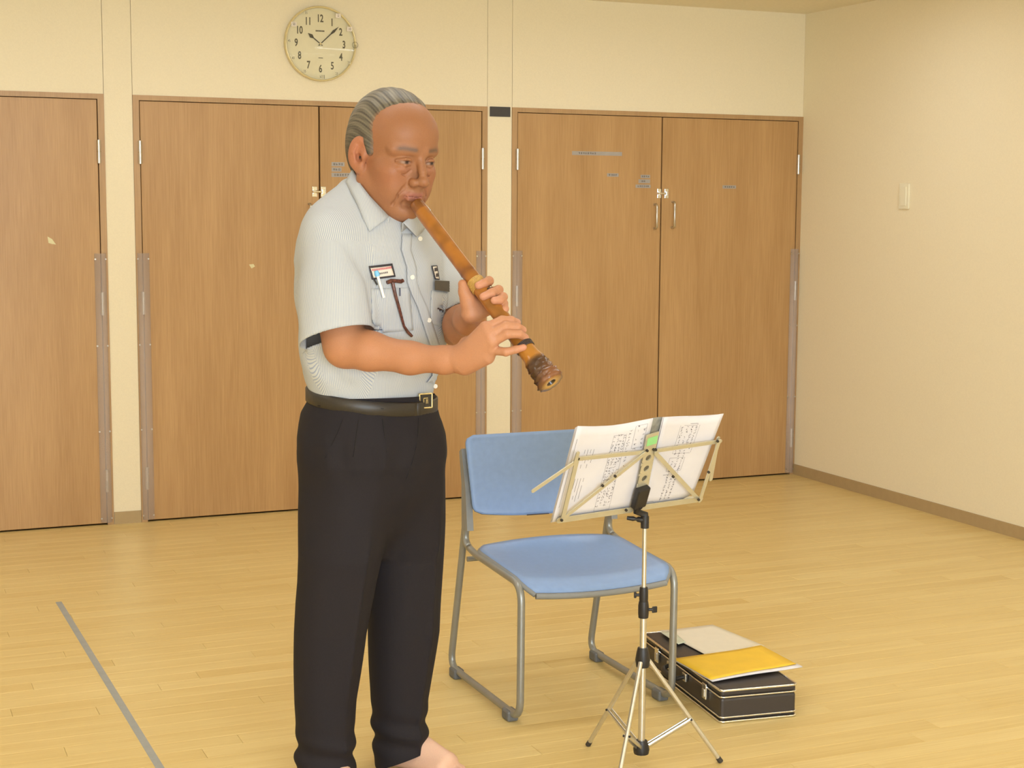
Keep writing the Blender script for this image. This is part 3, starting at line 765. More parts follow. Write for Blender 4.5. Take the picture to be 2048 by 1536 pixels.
# ------------------------------------------------------------------ implicit surfaces for the figure
class Field:
    """smooth union / subtraction of simple shapes, evaluated on numpy points"""
    def __init__(s): s.ops = []
    def add(s, fn, c, rad, k=.01, sub=False): s.ops.append((fn, np.array(c, float), rad, k, sub)); return s
    def cap(s, a, b, ra, rb=None, k=.01, sub=False):
        a, b = np.array(a, float), np.array(b, float); rb = ra if rb is None else rb; ab = b-a; L2 = max(ab @ ab, 1e-12)
        def fn(p):
            t = np.clip(((p-a) @ ab)/L2, 0, 1); return np.linalg.norm(p-a-t[:, None]*ab, axis=1)-(ra+(rb-ra)*t)
        return s.add(fn, (a+b)/2, math.sqrt(L2)/2+max(ra, rb), k, sub)
    def chain(s, pts, rs, k=.008):
        for i in range(len(pts)-1): s.cap(pts[i], pts[i+1], rs[i], rs[i+1], k)
        return s
    def ell(s, c, R, rad, k=.01, sub=False):
        """R: 3x3 rows = axes"""
        c, R, rad = np.array(c, float), np.array(R, float), np.array(rad, float)
        def fn(p):
            q = (p-c) @ R.T; k0 = np.linalg.norm(q/rad, axis=1); k1 = np.linalg.norm(q/(rad*rad), axis=1)
            return k0*(k0-1)/np.maximum(k1, 1e-9)
        return s.add(fn, c, rad.max(), k, sub)
    def stack(s, zs, cx, cy, ra, rb, A, Bx, k=.02):
        """upright shape: ellipse sections (half axes ra along A, rb along Bx) at heights zs (rising)"""
        zs, cx, cy, ra, rb = [np.array(v, float) for v in (zs, cx, cy, ra, rb)]; A, Bx = np.array(A)[:2], np.array(Bx)[:2]
        def fn(p):
            z = np.clip(p[:, 2], zs[0], zs[-1]); q = p[:, :2]-np.stack([np.interp(z, zs, cx), np.interp(z, zs, cy)], 1)
            a, b = np.interp(z, zs, ra), np.interp(z, zs, rb); u, v = q @ A, q @ Bx
            k0 = np.sqrt((u/a)**2+(v/b)**2); k1 = np.sqrt((u/a**2)**2+(v/b**2)**2)
            d = k0*(k0-1)/np.maximum(k1, 1e-9); d = np.where(k0 < .05, -np.minimum(a, b), d)
            dz = np.abs(p[:, 2]-z); return np.where(dz > 0, np.sqrt(np.maximum(d, 0)**2+dz**2)+np.minimum(d, 0)*0, d)
        c = (cx.mean(), cy.mean(), (zs[0]+zs[-1])/2)
        return s.add(fn, c, (zs[-1]-zs[0])/2+max(ra.max(), rb.max())+.1, k)
    def eval(s, p, ctr=None, rad=None):
        d = np.full(len(p), .2)
        for fn, c, r, k, sub in s.ops:
            if ctr is not None and np.linalg.norm(ctr-c) > rad+r+max(k, 0)+.03: continue
            e = fn(p)
            if sub:
                e = -e; h = np.clip(.5-.5*(d-e)/k, 0, 1); d = d*(1-h)+e*h+k*h*(1-h)
            else:
                h = np.clip(.5+.5*(e-d)/k, 0, 1); d = e*(1-h)+d*h-k*h*(1-h)
        return d
def surface_net(field, lo, hi, h, post=None, nb_=28):
    """mesh of the zero level on a lattice of spacing h, worked block by block"""
    lo = np.array(lo, float); dims = np.ceil((np.array(hi)-lo)/h).astype(int)+1
    keysV, posV, quads = [], [], []
    S = np.array([1, dims[0]+8, (dims[0]+8)*(dims[1]+8)], dtype=np.int64)
    corner = [(i, j, k) for i in (0, 1) for j in (0, 1) for k in (0, 1)]
    ev = lambda p, c, r: field.eval(p, c, r) if post is None else post(p, field.eval(p, c, r))
    half = nb_*h/2
    sub = np.array([(i, j, k) for i in (-1, 0, 1) for j in (-1, 0, 1) for k in (-1, 0, 1)])*half
    for bx in range(0, dims[0], nb_):
        for by in range(0, dims[1], nb_):
            for bz in range(0, dims[2], nb_):
                b0 = np.array([bx, by, bz]); ctr = lo+(b0+nb_/2)*h; rad = half*1.7321+2*h
                dd = ev(ctr+sub, ctr, rad+half*2)
                if dd.min() > half*1.25 or dd.max() < -half*1.25: continue
                n = nb_+2                                                 # nodes -1..nb_
                ii = np.arange(-1, nb_+1); G = np.stack(np.meshgrid(ii, ii, ii, indexing='ij'), -1)+b0
                v = ev(lo+G.reshape(-1, 3)*h, ctr, rad).reshape(n, n, n)
                s_ = v < 0
                if s_.all() or not s_.any(): continue
                m_ = n-1
                cv = [v[i:i+m_, j:j+m_, k:k+m_] for i, j, k in corner]; cs = [s_[i:i+m_, j:j+m_, k:k+m_] for i, j, k in corner]
                tot = sum(c.astype(np.int8) for c in cs); act = (tot > 0) & (tot < 8)
                I = np.argwhere(act)
                if len(I) == 0: continue
                cvA = np.stack([c[act] for c in cv], 1); acc = np.zeros((len(I), 3)); cnt = np.zeros(len(I))
                for a in range(8):
                    for b in range(a+1, 8):
                        da = np.array(corner[a]); db = np.array(corner[b])
                        if np.abs(da-db).sum() != 1: continue
                        va, vb = cvA[:, a], cvA[:, b]; x = (va < 0) != (vb < 0)
                        t = np.where(x, va/np.where(x, va-vb, 1), 0)
                        acc += x[:, None]*(da+(db-da)*t[:, None]); cnt += x
                pos = lo+(I-1+b0+acc/cnt[:, None])*h
                key = (I-1+b0+2) @ S
                keysV.append(key); posV.append(pos)
                for ax_ in range(3):
                    o1, o2 = (ax_+1) % 3, (ax_+2) % 3
                    sl = [slice(1, n-1)]*3; sl2 = [slice(1, n-1)]*3; sl2[ax_] = slice(2, n)
                    a_, b_ = s_[tuple(sl)], s_[tuple(sl2)]
                    for flip, e in ((False, a_ & ~b_), (True, ~a_ & b_)):
                        J = np.argwhere(e)
                        if len(J) == 0: continue
                        base = (J+b0+2) @ S                              # cell index = node index
                        q = np.stack([base-S[o1]-S[o2], base-S[o2], base, base-S[o1]], 1)
                        quads.append(q[:, ::-1] if flip else q)
    K = np.concatenate(keysV); P = np.concatenate(posV); Q = np.concatenate(quads)
    K, idx = np.unique(K, return_index=True); P = P[idx]
    j = np.searchsorted(K, Q); j = np.clip(j, 0, len(K)-1); ok = (K[j] == Q).all(1)
    return P, j[ok]
def relax(P, Q, it=2, lam=.5):
    n = len(P); e = np.concatenate([Q[:, [0, 1]], Q[:, [1, 2]], Q[:, [2, 3]], Q[:, [3, 0]]])
    for _ in range(it):
        acc = np.zeros_like(P); cnt = np.zeros(n)
        for c in range(3): acc[:, c] = np.bincount(e[:, 0], P[e[:, 1], c], n)+np.bincount(e[:, 1], P[e[:, 0], c], n)
        cnt = np.bincount(e[:, 0], minlength=n)+np.bincount(e[:, 1], minlength=n)
        P = P*(1-lam)+lam*acc/np.maximum(cnt, 1)[:, None]
    return P
def np_obj(name, P, Q, m, parent, smooth=True):
    org = np.array(WO[parent.name]); me = bpy.data.meshes.new(name)
    me.from_pydata((P-org).tolist(), [], Q.tolist() if hasattr(Q, 'tolist') else Q); me.update(); me.materials.append(m)
    me.polygons.foreach_set('use_smooth', [smooth]*len(me.polygons))
    o = bpy.data.objects.new(name, me); col.objects.link(o); o.parent = parent; WO[o.name] = Vector(org); return o
def vcol(o, C):
    a = o.data.attributes.new('col', 'FLOAT_COLOR', 'POINT'); a.data.foreach_set('color', np.concatenate([C, np.ones((len(C), 1))], 1).astype(np.float32).ravel())
def cut_plane(o, p, nrm, ctr, rad):
    """trim an open edge: drop what lies beyond the plane (in the direction nrm), only near ctr"""
    org = WO[o.name]; bm = bmesh.new(); bm.from_mesh(o.data); p = Vector(p)-org; c = Vector(ctr)-org; nrm = Vector(nrm).normalized()
    fs = [f for f in bm.faces if (f.calc_center_median()-c).length < rad]
    geom = list({v for f in fs for v in f.verts})+list({e for f in fs for e in f.edges})+fs
    bmesh.ops.bisect_plane(bm, geom=geom, plane_co=p, plane_no=nrm, clear_outer=False)
    dead = [f for f in bm.faces if (f.calc_center_median()-c).length < rad*1.02 and (f.calc_center_median()-p).dot(nrm) > 1e-5]
    bmesh.ops.delete(bm, geom=dead, context='FACES')
    bm.to_mesh(o.data); bm.free(); o.data.update()

# ------------------------------------------------------------------ the man: frame and landmarks
FH = Vector((math.sin(YAW), math.cos(YAW), 0)); TC = -FH; RV = Vector((math.cos(YAW), -math.sin(YAW), 0)); UP = Vector((0, 0, 1))
Q0 = 3.70
def mp(px, py, w=0.0):
    """pixel -> point on the upright plane through the man, w metres nearer the camera"""
    d = ray(px, py); return CAM+d*((Q0-w)/d.dot(FH))
def facing(deg):
    q = math.radians(deg); return TC*math.cos(q)+RV*math.sin(q), RV*math.cos(q)-TC*math.sin(q)
TF, TL = facing(50)
base = mp(745, 1560, 0); base.z = 0
man = empty('person', base, 'elderly man in a striped short-sleeved shirt and dark trousers playing a flute', 'person')

# flute axis
FA, FB = mp(832, 407, .135), mp(1103, 766, .40)
fax = (FB-FA).normalized()
def flute_at(px):
    """axis point seen at image column px"""
    lo_, hi_ = -.2, 1.2
    for _ in range(40):
        t = (lo_+hi_)/2; d = FA+(FB-FA)*t-CAM
        if 1024+d.dot(_r)/d.dot(_f)*FPX < px: lo_ = t
        else: hi_ = t
    return FA+(FB-FA)*t
def fw_(px):   # w of the flute axis at a column
    p = flute_at(px); return Q0-(p-CAM).dot(FH)

# head frame
HS = 1.18
hf, hl = facing(41); hp_, hr_ = math.radians(13), math.radians(1.0)
hF = (hf*math.cos(hp_)-UP*math.sin(hp_)).normalized(); hU = (UP*math.cos(hp_)+hf*math.sin(hp_)).normalized()
hL = hl; hU, hL = (hU*math.cos(hr_)+hl*math.sin(hr_)).normalized(), (hl*math.cos(hr_)-hU*math.sin(hr_)).normalized()
HC = mp(785, 306, .05)
HR = np.array([hF, hL, hU])
def hd(f, l, u): return HC+(hF*f+hL*l+hU*u)*HS
def head_local(P): return (P-np.array(HC)) @ HR.T/HS
body = Field()
s = HS
def E_(c, rad, k=.012, sub=False, R=None): body.ell(hd(*c), HR if R is None else R, [v*s for v in rad], k*s, sub)
def K_(a, b, ra, rb=None, k=.008, sub=False): body.cap(hd(*a), hd(*b), ra*s, (ra if rb is None else rb)*s, k*s, sub)
E_((-.012, 0, .036), (.097, .074, .086))
E_((.022, 0, -.040), (.070, .060, .082), .03)
E_((.045, 0, .045), (.044, .058, .046), .03)
for q in (-1, 1):
    K_((.000, q*.056, -.055), (.046, q*.030, -.100), .016, .015, .03)      # jaw line
    E_((.050, q*.042, -.026), (.030, .024, .022), .02)                    # cheek bone
    E_((.054, q*.034, -.060), (.026, .022, .026), .022)                   # cheek
    K_((.087, q*.012, .021), (.066, q*.050, .019), .0090, .0085, .012)    # brow ridge
    E_((.106, q*.031, .0010), (.020, .0175, .0120), .010, True)           # eye socket
    E_((.0740, q*.0305, -.001), (.0140, .0150, .0135), .003)              # eyeball
    for a, b, r0, r1 in (((.0855, q*.0170, .0000), (.0885, q*.0240, .0046), .0022, .0028), ((.0885, q*.0240, .0046), (.0880, q*.0330, .0052), .0028, .0030), ((.0880, q*.0330, .0052), (.0760, q*.0460, -.0010), .0030, .0026)):
        K_(a, b, r0, r1, .0018)                                           # upper lid
    for a, b in (((.0900, q*.0200, .0100), (.0895, q*.0330, .0108)), ((.0895, q*.0330, .0108), (.0760, q*.0475, .0045))):
        K_(a, b, .0012, .0012, .0030, True)                               # lid crease
    for a, b in (((.0845, q*.0180, -.0060), (.0868, q*.0300, -.0078)), ((.0868, q*.0300, -.0078), (.0752, q*.0440, -.0050))):
        K_(a, b, .0022, .0024, .0022)                                     # lower lid
    E_((.0790, q*.0310, -.0160), (.0085, .0145, .0070), .005)             # eye bag
    for a, b in (((.0880, q*.0170, -.0170), (.0860, q*.0260, -.0265)), ((.0860, q*.0260, -.0265), (.0790, q*.0370, -.0265)), ((.0790, q*.0370, -.0265), (.0700, q*.0450, -.0190))):
        K_(a, b, .0013, .0013, .0035, True)                               # crease under the bag
    for a, b in (((.0930, q*.0195, -.0400), (.0880, q*.0270, -.0520)), ((.0880, q*.0270, -.0520), (.0800, q*.0345, -.0680))):
        K_(a, b, .0022, .0020, .0050, True)                               # smile fold
    for a, b in (((.0790, q*.0330, -.0720), (.0740, q*.0360, -.0850)), ((.0740, q*.0360, -.0850), (.0640, q*.0330, -.0970))):
        K_(a, b, .0017, .0014, .0050, True)
    E_((.0980, q*.0140, -.0385), (.0115, .0078, .0085), .004)             # nostril wing
    E_((.1040, q*.0070, -.0480), (.0050, .0034, .0040), .002, True)       # nostril
K_((.090, 0, .012), (.1045, 0, -.016), .0072, .0086, .010)                # nose bridge
E_((.1110, 0, -.0335), (.0115, .0108, .0105), .008)                       # nose tip
K_((.087, 0, -.050), (.087, 0, -.060), .012, .012, .014)                  # philtrum
K_((.0905, -.012, -.0625), (.0905, .012, -.0625), .0050, .0050, .005)     # upper lip
for q in (-1, 1): K_((.079, q*.027, -.0650), (.0905, q*.010, -.0625), .0036, .0048, .005)
K_((.0895, -.013, -.0715), (.0895, .013, -.0715), .0056, .0056, .005)     # lower lip
for a, b in (((.078, -.029, -.0672), (.0955, -.010, -.0670)), ((.0955, -.010, -.0670), (.0955, .010, -.0670)), ((.0955, .010, -.0670), (.078, .029, -.0672))):
    K_(a, b, .0011, .0013, .0016, True)
E_((.064, 0, -.104), (.024, .027, .021), .02)                             # chin
K_((.082, -.016, -.0850), (.082, .016, -.0850), .004, .004, .010, True)   # under-lip hollow
for q in (-1, 1):                                                         # ears
    ax_f = (hF*.86-hL*q*.50).normalized(); ear_n = (hL*q*.86+hF*.50).normalized(); ear_u = hU
    Re = np.array([ax_f, ear_n, ear_u])
    eo = lambda f, n, u, q=q, a=ax_f, b=ear_n: hd(-.006, q*.0790, -.005)+(a*f+b*n+hU*u)*s
    body.ell(eo(0, 0, 0), Re, [.0205*s, .0066*s, .0335*s], .005*s)
    body.ell(eo(.007, -.001, -.028), Re, [.0110*s, .0060*s, .0120*s], .005*s)                        # lobe
    body.ell(eo(.0035, .0080, .002), Re, [.0145*s, .0072*s, .0250*s], .002*s, True)                   # bowl
    body.ell(eo(.005, .0050, -.007), Re, [.0085*s, .0110*s, .0100*s], .002*s, True)                  # ear hole
    body.chain([eo(-.004, .0020, .014), eo(-.008, .0030, .000), eo(-.003, .0030, -.014)], [.0022*s, .0028*s, .0024*s], .003*s)
    body.ell(eo(.0150, .0030, -.004), HR, [.0045*s, .0045*s, .0070*s], .004*s)
    body.cap(eo(.016, -.004, .012), hd(.004, q*.068, .0), .006*s, .010*s, .008*s)
# neck and trunk (under the shirt)
body.cap(hd(-.030, 0, -.045), mp(748, 455, -.01), .060, .066, .03)
body.cap(hd(.035, 0, -.085), mp(775, 460, .02), .028, .040, .03)
body.stack([mp(745, 1010, 0).z, mp(745, 800, 0).z, mp(745, 600, 0).z, mp(745, 470, 0).z], [mp(745, 900).x, mp(747, 800).x, mp(748, 600).x, mp(742, 470).x],
           [mp(745, 900).y, mp(747, 800).y, mp(748, 600).y, mp(742, 470).y], [.08, .13, .15, .10], [.06, .09, .10, .07], TL, TF, .05)
# right arm (nearer) and left arm
RSH, REL, RWR = mp(662, 500, .12), mp(691, 692, .19), mp(925, 716, .30)
LSH, LEL, LWR = mp(838, 500, -.11), mp(922, 655, -.02), mp(938, 640, .155)
body.cap(mp(742, 480, 0), RSH, .07, .062, .05); body.cap(mp(742, 480, 0), LSH, .07, .062, .05)
body.chain([RSH, mp(672, 600, .16), REL], [.056, .054, .050], .03)
body.chain([REL, mp(738, 702, .215), mp(820, 716, .25), mp(890, 720, .285), RWR], [.044, .0425, .0345, .0285, .0285], .02)
body.chain([LSH, mp(885, 590, -.06), LEL], [.056, .052, .047], .03)
body.chain([LEL, mp(927, 650, .05), LWR], [.046, .046, .033], .02)
# right hand: back of the hand to the camera, fingers reaching over the flute
fr = .0096
w0 = fw_(1010)
kn = [mp(972, 656, w0+.040), mp(980, 669, w0+.050), mp(984, 684, w0+.050), mp(984, 700, w0+.040)]
for p_, r_ in zip(kn, (.0155, .0155, .0150, .0140)): body.cap(RWR, p_, .0255, r_, .012)
body.cap(mp(932, 728, .30), mp(976, 716, w0+.030), .024, .014, .014)
fing = [([kn[0], mp(1004, 641, fw_(1008)+.040), mp(1022, 641, fw_(1008)+.034), mp(1034, 645, fw_(1008)+.018)]),
        ([kn[1], mp(1012, 652, fw_(1018)+.044), mp(1034, 654, fw_(1018)+.036), mp(1045, 660, fw_(1018)+.020)]),
        ([kn[2], mp(1014, 668, fw_(1026)+.046), mp(1038, 668, fw_(1026)+.038), mp(1050, 675, fw_(1026)+.024)]),
        ([kn[3], mp(1012, 704, fw_(1036)+.040), mp(1032, 699, fw_(1036)+.038), mp(1047, 695, fw_(1036)+.034)])]
for f_, sc_ in zip(fing, (1, 1.04, 1.0, .88)):
    body.chain(f_, [fr*1.22*sc_, fr*1.08*sc_, fr*.98*sc_, fr*.88*sc_], .0035)
body.chain([mp(935, 690, .29), mp(962, 676, w0+.004), mp(992, 672, w0-.020), mp(1012, 668, w0-.026)], [.020, .014, .011, .0095], .008)
# left hand: palm behind the flute, fingers curling round its right edge
wl = fw_(958)
body.cap(LWR, mp(947, 618, wl-.030), .031, .030, .02); body.cap(LWR, mp(958, 600, wl-.036), .028, .024, .02)
body.cap(mp(942, 628, wl-.010), mp(937, 600, wl-.006), .022, .017, .012)
body.chain([mp(936, 606, wl-.006), mp(929, 584, wl-.004), mp(925, 568, wl-.002)], [.0165, .0125, .0100], .008)        # thumb
lk = [mp(962, 575, wl-.034), mp(974, 588, wl-.034), mp(984, 601, wl-.034), mp(992, 616, wl-.032)]
for p_ in lk: body.cap(mp(950, 615, wl-.030), p_, .022, .0135, .012)
lf_ = [([lk[0], mp(978, 562, fw_(955)-.004), mp(969, 566, fw_(955)+.018), mp(957, 571, fw_(955)+.025)]),
       ([lk[1], mp(997, 580, fw_(968)-.002), mp(983, 586, fw_(968)+.022), mp(967, 593, fw_(968)+.027)]),
       ([lk[2], mp(1006, 594, fw_(980)-.002), mp(1000, 600, fw_(980)+.017), mp(989, 601, fw_(980)+.026)]),
       ([lk[3], mp(1008, 607, fw_(990)-.006), mp(1010, 618, fw_(990)+.010), mp(1006, 628, fw_(990)+.018)])]
for f_, sc_ in zip(lf_, (1.02, 1.04, 1.0, .86)):
    body.chain(f_, [fr*1.2*sc_, fr*1.06*sc_, fr*.98*sc_, fr*.9*sc_], .0035)
# legs and bare feet
for wv, hx, kx, axp, apy, yawd in ((.09, 700, 658, 650, 1540, 46), (-.10, 800, 806, 806, 1492, 62)):
    ff, fl_ = facing(yawd)
    an = mp(axp, apy, wv); an.z = .075
    body.chain([mp(hx, 960, wv*.8), mp(kx, 1230, wv), an], [.074, .054, .040], .02)
    heel = an-ff*.045; heel.z = .030
    body.cap(an, heel, .038, .030, .02)
    ball = an+ff*.125; ball.z = .024
    body.cap(an+ff*.01, ball+UP*.012, .036, .024, .02); body.cap(heel, ball+fl_*.022, .028, .022, .02); body.cap(heel, ball-fl_*.026, .028, .022, .02)
    sgn = 1 if wv > 0 else -1        # big toe on the inner side
    for i, (o_, L_, r_) in enumerate(((-.034, .066, .0135), (-.013, .066, .0100), (.004, .060, .0095), (.020, .052, .0090), (.034, .042, .0085))):
        a = ball+fl_*(-o_*sgn*-1 if False else (o_*-sgn)); a.z = .018; b = a+ff*(L_-.012); b.z = r_+.001
        body.cap(a-ff*.02, b, .014, r_, .006)
P, Qd = surface_net(body, np.array(base)+(-.45, -.75, -.01), np.array(base)+(.65, .45, 1.80), .0033, None, 20)
print('body', len(P), len(Qd))
P[:, 2] = np.maximum(P[:, 2], .0005)
P = relax(P, Qd, 1, .35)
# finer mesh where it shows: head and hands are split once more and pulled onto the true surface
def refine(P, Q, spots):
    cen_ = P[Q].mean(1); sel = np.zeros(len(Q), bool)
    for c_, r_ in spots: sel |= ((cen_-np.array(c_))**2).sum(1) < r_*r_
    bm = bmesh.new(); vs_ = [bm.verts.new(p) for p in P]; fl__ = []
    for k, q_ in enumerate(Q):
        try: f_ = bm.faces.new([vs_[i] for i in q_])
        except ValueError: continue
        if sel[k]: fl__.append(f_)
    # keep the one connected body: drop loose points and stray specks
    seen = set(); parts_ = []
    for f0 in bm.faces:
        if f0 in seen: continue
        comp = [f0]; seen.add(f0); k = 0
        while k < len(comp):
            for e in comp[k].edges:
                for g_ in e.link_faces:
                    if g_ not in seen: seen.add(g_); comp.append(g_)
            k += 1
        parts_.append(comp)
    parts_.sort(key=len); print('pieces', [len(c_) for c_ in parts_])
    dead = {f_ for c_ in parts_[:-1] for f_ in c_}; fl__ = [f_ for f_ in fl__ if f_ not in dead]
    eds = list({e for f_ in fl__ for e in f_.edges})
    bmesh.ops.delete(bm, geom=list(dead), context='FACES'); bmesh.ops.delete(bm, geom=[v for v in bm.verts if not v.link_faces], context='VERTS')
    bmesh.ops.subdivide_edges(bm, edges=eds, cuts=1, use_grid_fill=True)
    bm.verts.index_update(); V = np.array([v.co[:] for v in bm.verts]); Fc = [[v.index for v in f_.verts] for f_ in bm.faces]; bm.free()
    near = np.zeros(len(V), bool)
    for c_, r_ in spots: near |= ((V-np.array(c_))**2).sum(1) < (r_*.97)**2
    return V, Fc, near
spots = [(HC-hU*.01+hF*.02, .178), (mp(985, 685, w0+.02), .11), (mp(972, 595, wl), .085)]
P, Qd, near = refine(P, Qd, spots)
def project(P, near, it=2):
    I = np.where(near)[0]; cell = np.floor(P[I]/.035).astype(int); I = I[np.lexsort(cell.T)]
    cell = np.floor(P[I]/.035).astype(int); cuts_ = np.where(np.any(np.diff(cell, axis=0) != 0, axis=1))[0]+1; groups_ = np.split(I, cuts_)
    for _ in range(it):
        for J in groups_:
            p = P[J]; ctr = p.mean(0); rad = np.sqrt(((p-ctr)**2).sum(1).max())+.004
            d = body.eval(p, ctr, rad); e_ = 4e-4
            g_ = np.stack([body.eval(p+np.eye(3)[a]*e_, ctr, rad)-d for a in range(3)], 1)/e_
            g2 = (g_**2).sum(1); P[J] = p-np.clip(d/np.maximum(g2, .25), -.0015, .0015)[:, None]*g_
    return P
P = project(P, near)
M['skin'] = attr_mat('skin', .5, .35, .12, .10, 420)
bo = np_obj('body', P, Qd, M['skin'], man)
# skin tones: lips, cheeks, knuckles, brows (the man's own colouring)
hl_ = head_local(P); F_, L_, U_ = hl_.T
C = np.tile(np.array(lin((186, 130, 96))[:3]), (len(P), 1))
def blend(mask, c, a=1.0):
    global C
    m_ = np.clip(mask, 0, 1)[:, None]*a; C = C*(1-m_)+np.array(lin(c)[:3])*m_
inhead = ((np.abs(L_) < .11) & (U_ > -.14) & (U_ < .14) & (F_ > -.13) & (F_ < .14)).astype(float)
blend(inhead, (156, 106, 74))
gs = lambda a, b, c_, ra, rb, rc: np.exp(-(((F_-a)/ra)**2+((np.abs(L_)-b)/rb)**2+((U_-c_)/rc)**2))*inhead
blend(gs(.06, .045, -.035, .03, .025, .025), (164, 100, 72), .6)
lips = np.exp(-((U_+.0670)/.0085)**4)*np.exp(-(L_/.024)**4)*(F_ > .078)*inhead
blend(lips, (168, 100, 92), .9)
def ns(P, f1, f2): return .5+.5*np.sin(P @ np.array(f1)+2*np.sin(P @ np.array(f2)))
al_ = np.abs(L_)
brow = np.exp(-((U_-(.0245+.03*np.minimum(al_-.02, .02)-.22*np.maximum(al_-.038, 0)))/.0048)**2)*np.clip((al_-.010)/.006, 0, 1)*np.clip((.053-al_)/.008, 0, 1)*(F_ > .05)*inhead
blend(brow*(.6+.4*ns(P, (900, 300, 1900), (700, 500, 200))), (84, 70, 60), .92)
slit = np.exp(-((U_+.0012+.02*(al_-.0305))/.0034)**4)*np.exp(-((al_-.0305)/.0135)**6)*(F_ > .06)*inhead
blend(slit, (120, 84, 70), .8)
white = np.exp(-((U_+.0018)/.0026)**4)*np.exp(-((al_-.0305)/.0105)**6)*(F_ > .06)*inhead
blend(white, (186, 160, 146), .5)
iris = np.exp(-((U_+.0012)/.0034)**4)*np.exp(-((L_-np.sign(L_)*.0305-.002)/.0050)**4)*(F_ > .06)*inhead
blend(iris, (40, 30, 30), .97)
bag = gs(.086, .031, -.016, .02, .014, .006); blend(bag, (168, 114, 90), .6)
stub = gs(.085, 0, -.083, .04, .035, .03); blend(stub, (160, 112, 86), .5)
feet = (P[:, 2] < .14).astype(float); blend(feet, (226, 186, 164), .9)
hand_r = np.exp(-(((P-np.array(mp(990, 680, w0))) ** 2).sum(1))/.07**2); blend(hand_r, (198, 146, 116), .8)
tips = np.zeros(len(P))
for f_ in fing+lf_: tips = np.maximum(tips, np.exp(-((P-np.array(f_[-1]))**2).sum(1)/.013**2))
blend(tips, (208, 148, 124), .8)
blend(gs(-.008, .08, 0, .03, .02, .045), (190, 118, 88), .6)
vcol(bo, C)

# hair: thin grey hair combed back, high forehead
hair = Field()
hair.ell(hd(-.0135, 0, .037), HR, [v*s for v in (.0995, .0775, .0895)], .01)
hair.ell(hd(-.045, 0, -.005), HR, [v*s for v in (.060, .066, .075)], .03)
for q in (-1, 1): hair.cap(hd(.012, q*.0690, .020), hd(.022, q*.0675, -.010), .0085*s, .0050*s, .012)
HLU, HLF = [-.09, -.02, .0, .03, .055, .075, .092, .105, .125], [-.035, -.022, .034, .032, .022, .022, .036, .052, .062]
def hair_post(p, d):
    q = head_local(p); f, l, u = q.T; al = np.abs(l)
    # forward limit of the hair by height: sideburn, temple recess, thin fringe on top
    lim = np.interp(u, HLU, HLF)
    lim = lim+.006*np.sin(l*60+1)*(u > .06)+.0022*np.sin(u*420+l*300)+.0015*np.sin(u*900+l*700)
    lowlim = np.interp(f, [-.12, -.05, -.022, -.012, .03], [-.062, -.055, -.030, -.014, -.016])
    strand = .0005*np.sin(l*420+np.sin(f*30)*2+u*60)
    e = np.maximum(d+strand*s+.0042*s*np.clip(1-(lim-f)/.022, 0, 1)**2, (f-lim)*s*.75)
    return np.maximum(e, (lowlim-u)*s*.9)
HP, HQ = surface_net(hair, np.array(HC)-.17, np.array(HC)+.18, .0023, hair_post, 24)
ho = np_obj('hair', relax(HP, HQ, 1, .3), HQ, None or M['skin'], man)
q = head_local(HP); az = np.arctan2(q[:, 1], q[:, 2]+.02)
grey = .45*(.5+.5*np.sin(az*61+3*np.sin(q[:, 0]*28)+2*np.sin(az*17)))+.35*(.5+.5*np.sin(az*140+q[:, 0]*50+3*np.sin(q[:, 0]*60)))
grey = grey*np.clip(.35+(q[:, 2]+.02)*9, .25, 1)  # paler towards the crown: the upper highlight is painted into the hair colour
hc_ = np.array(lin((62, 56, 47))[:3])*(1-grey[:, None])+np.array(lin((140, 130, 110))[:3])*grey[:, None]
lim_ = np.interp(q[:, 2], HLU, HLF); fade = np.clip(1-(lim_-q[:, 0])/.013, 0, 1)[:, None]*.75
hc_ = hc_*(1-fade)+np.array(lin((160, 110, 80))[:3])*fade
hm = attr_mat('grey_hair', .5, .4, 0, .30, 420); ho.data.materials.clear(); ho.data.materials.append(hm); vcol(ho, hc_)
t_ = None

# ------------------------------------------------------------------ shirt
def rows_to_stack(field, rows, wfun, ratio, th, k):
    """rows: (py, left px, right px). Sections are ellipses turned to the body's facing (th degrees)"""
    F2, L2 = facing(th); q = math.radians(th); zs, cx, cy, ra, rb = [], [], [], [], []
    for py, xl, xr in sorted(rows, key=lambda r: -r[0]):
        w_ = wfun(py); c = mp((xl+xr)/2, py, w_); e = (mp(xr, py, w_)-mp(xl, py, w_)).length/2
        a = e/math.sqrt(math.cos(q)**2+(ratio*math.sin(q))**2)
        zs.append(c.z); cx.append(c.x); cy.append(c.y); ra.append(a); rb.append(a*ratio)
    field.stack(zs, cx, cy, ra, rb, L2, F2, k); return zs, cx, cy, ra, rb
shirt = Field()
TR = [(372, 694, 800), (395, 668, 826), (420, 640, 846), (445, 620, 862), (480, 604, 878), (520, 596, 890), (560, 596, 899), (600, 600, 902), (650, 604, 898), (700, 607, 888), (740, 611, 878), (765, 619, 871), (790, 628, 866), (830, 634, 862)]
tz, tx, ty, ta, tb = rows_to_stack(shirt, TR, lambda y: .0, .74, 50, .02)
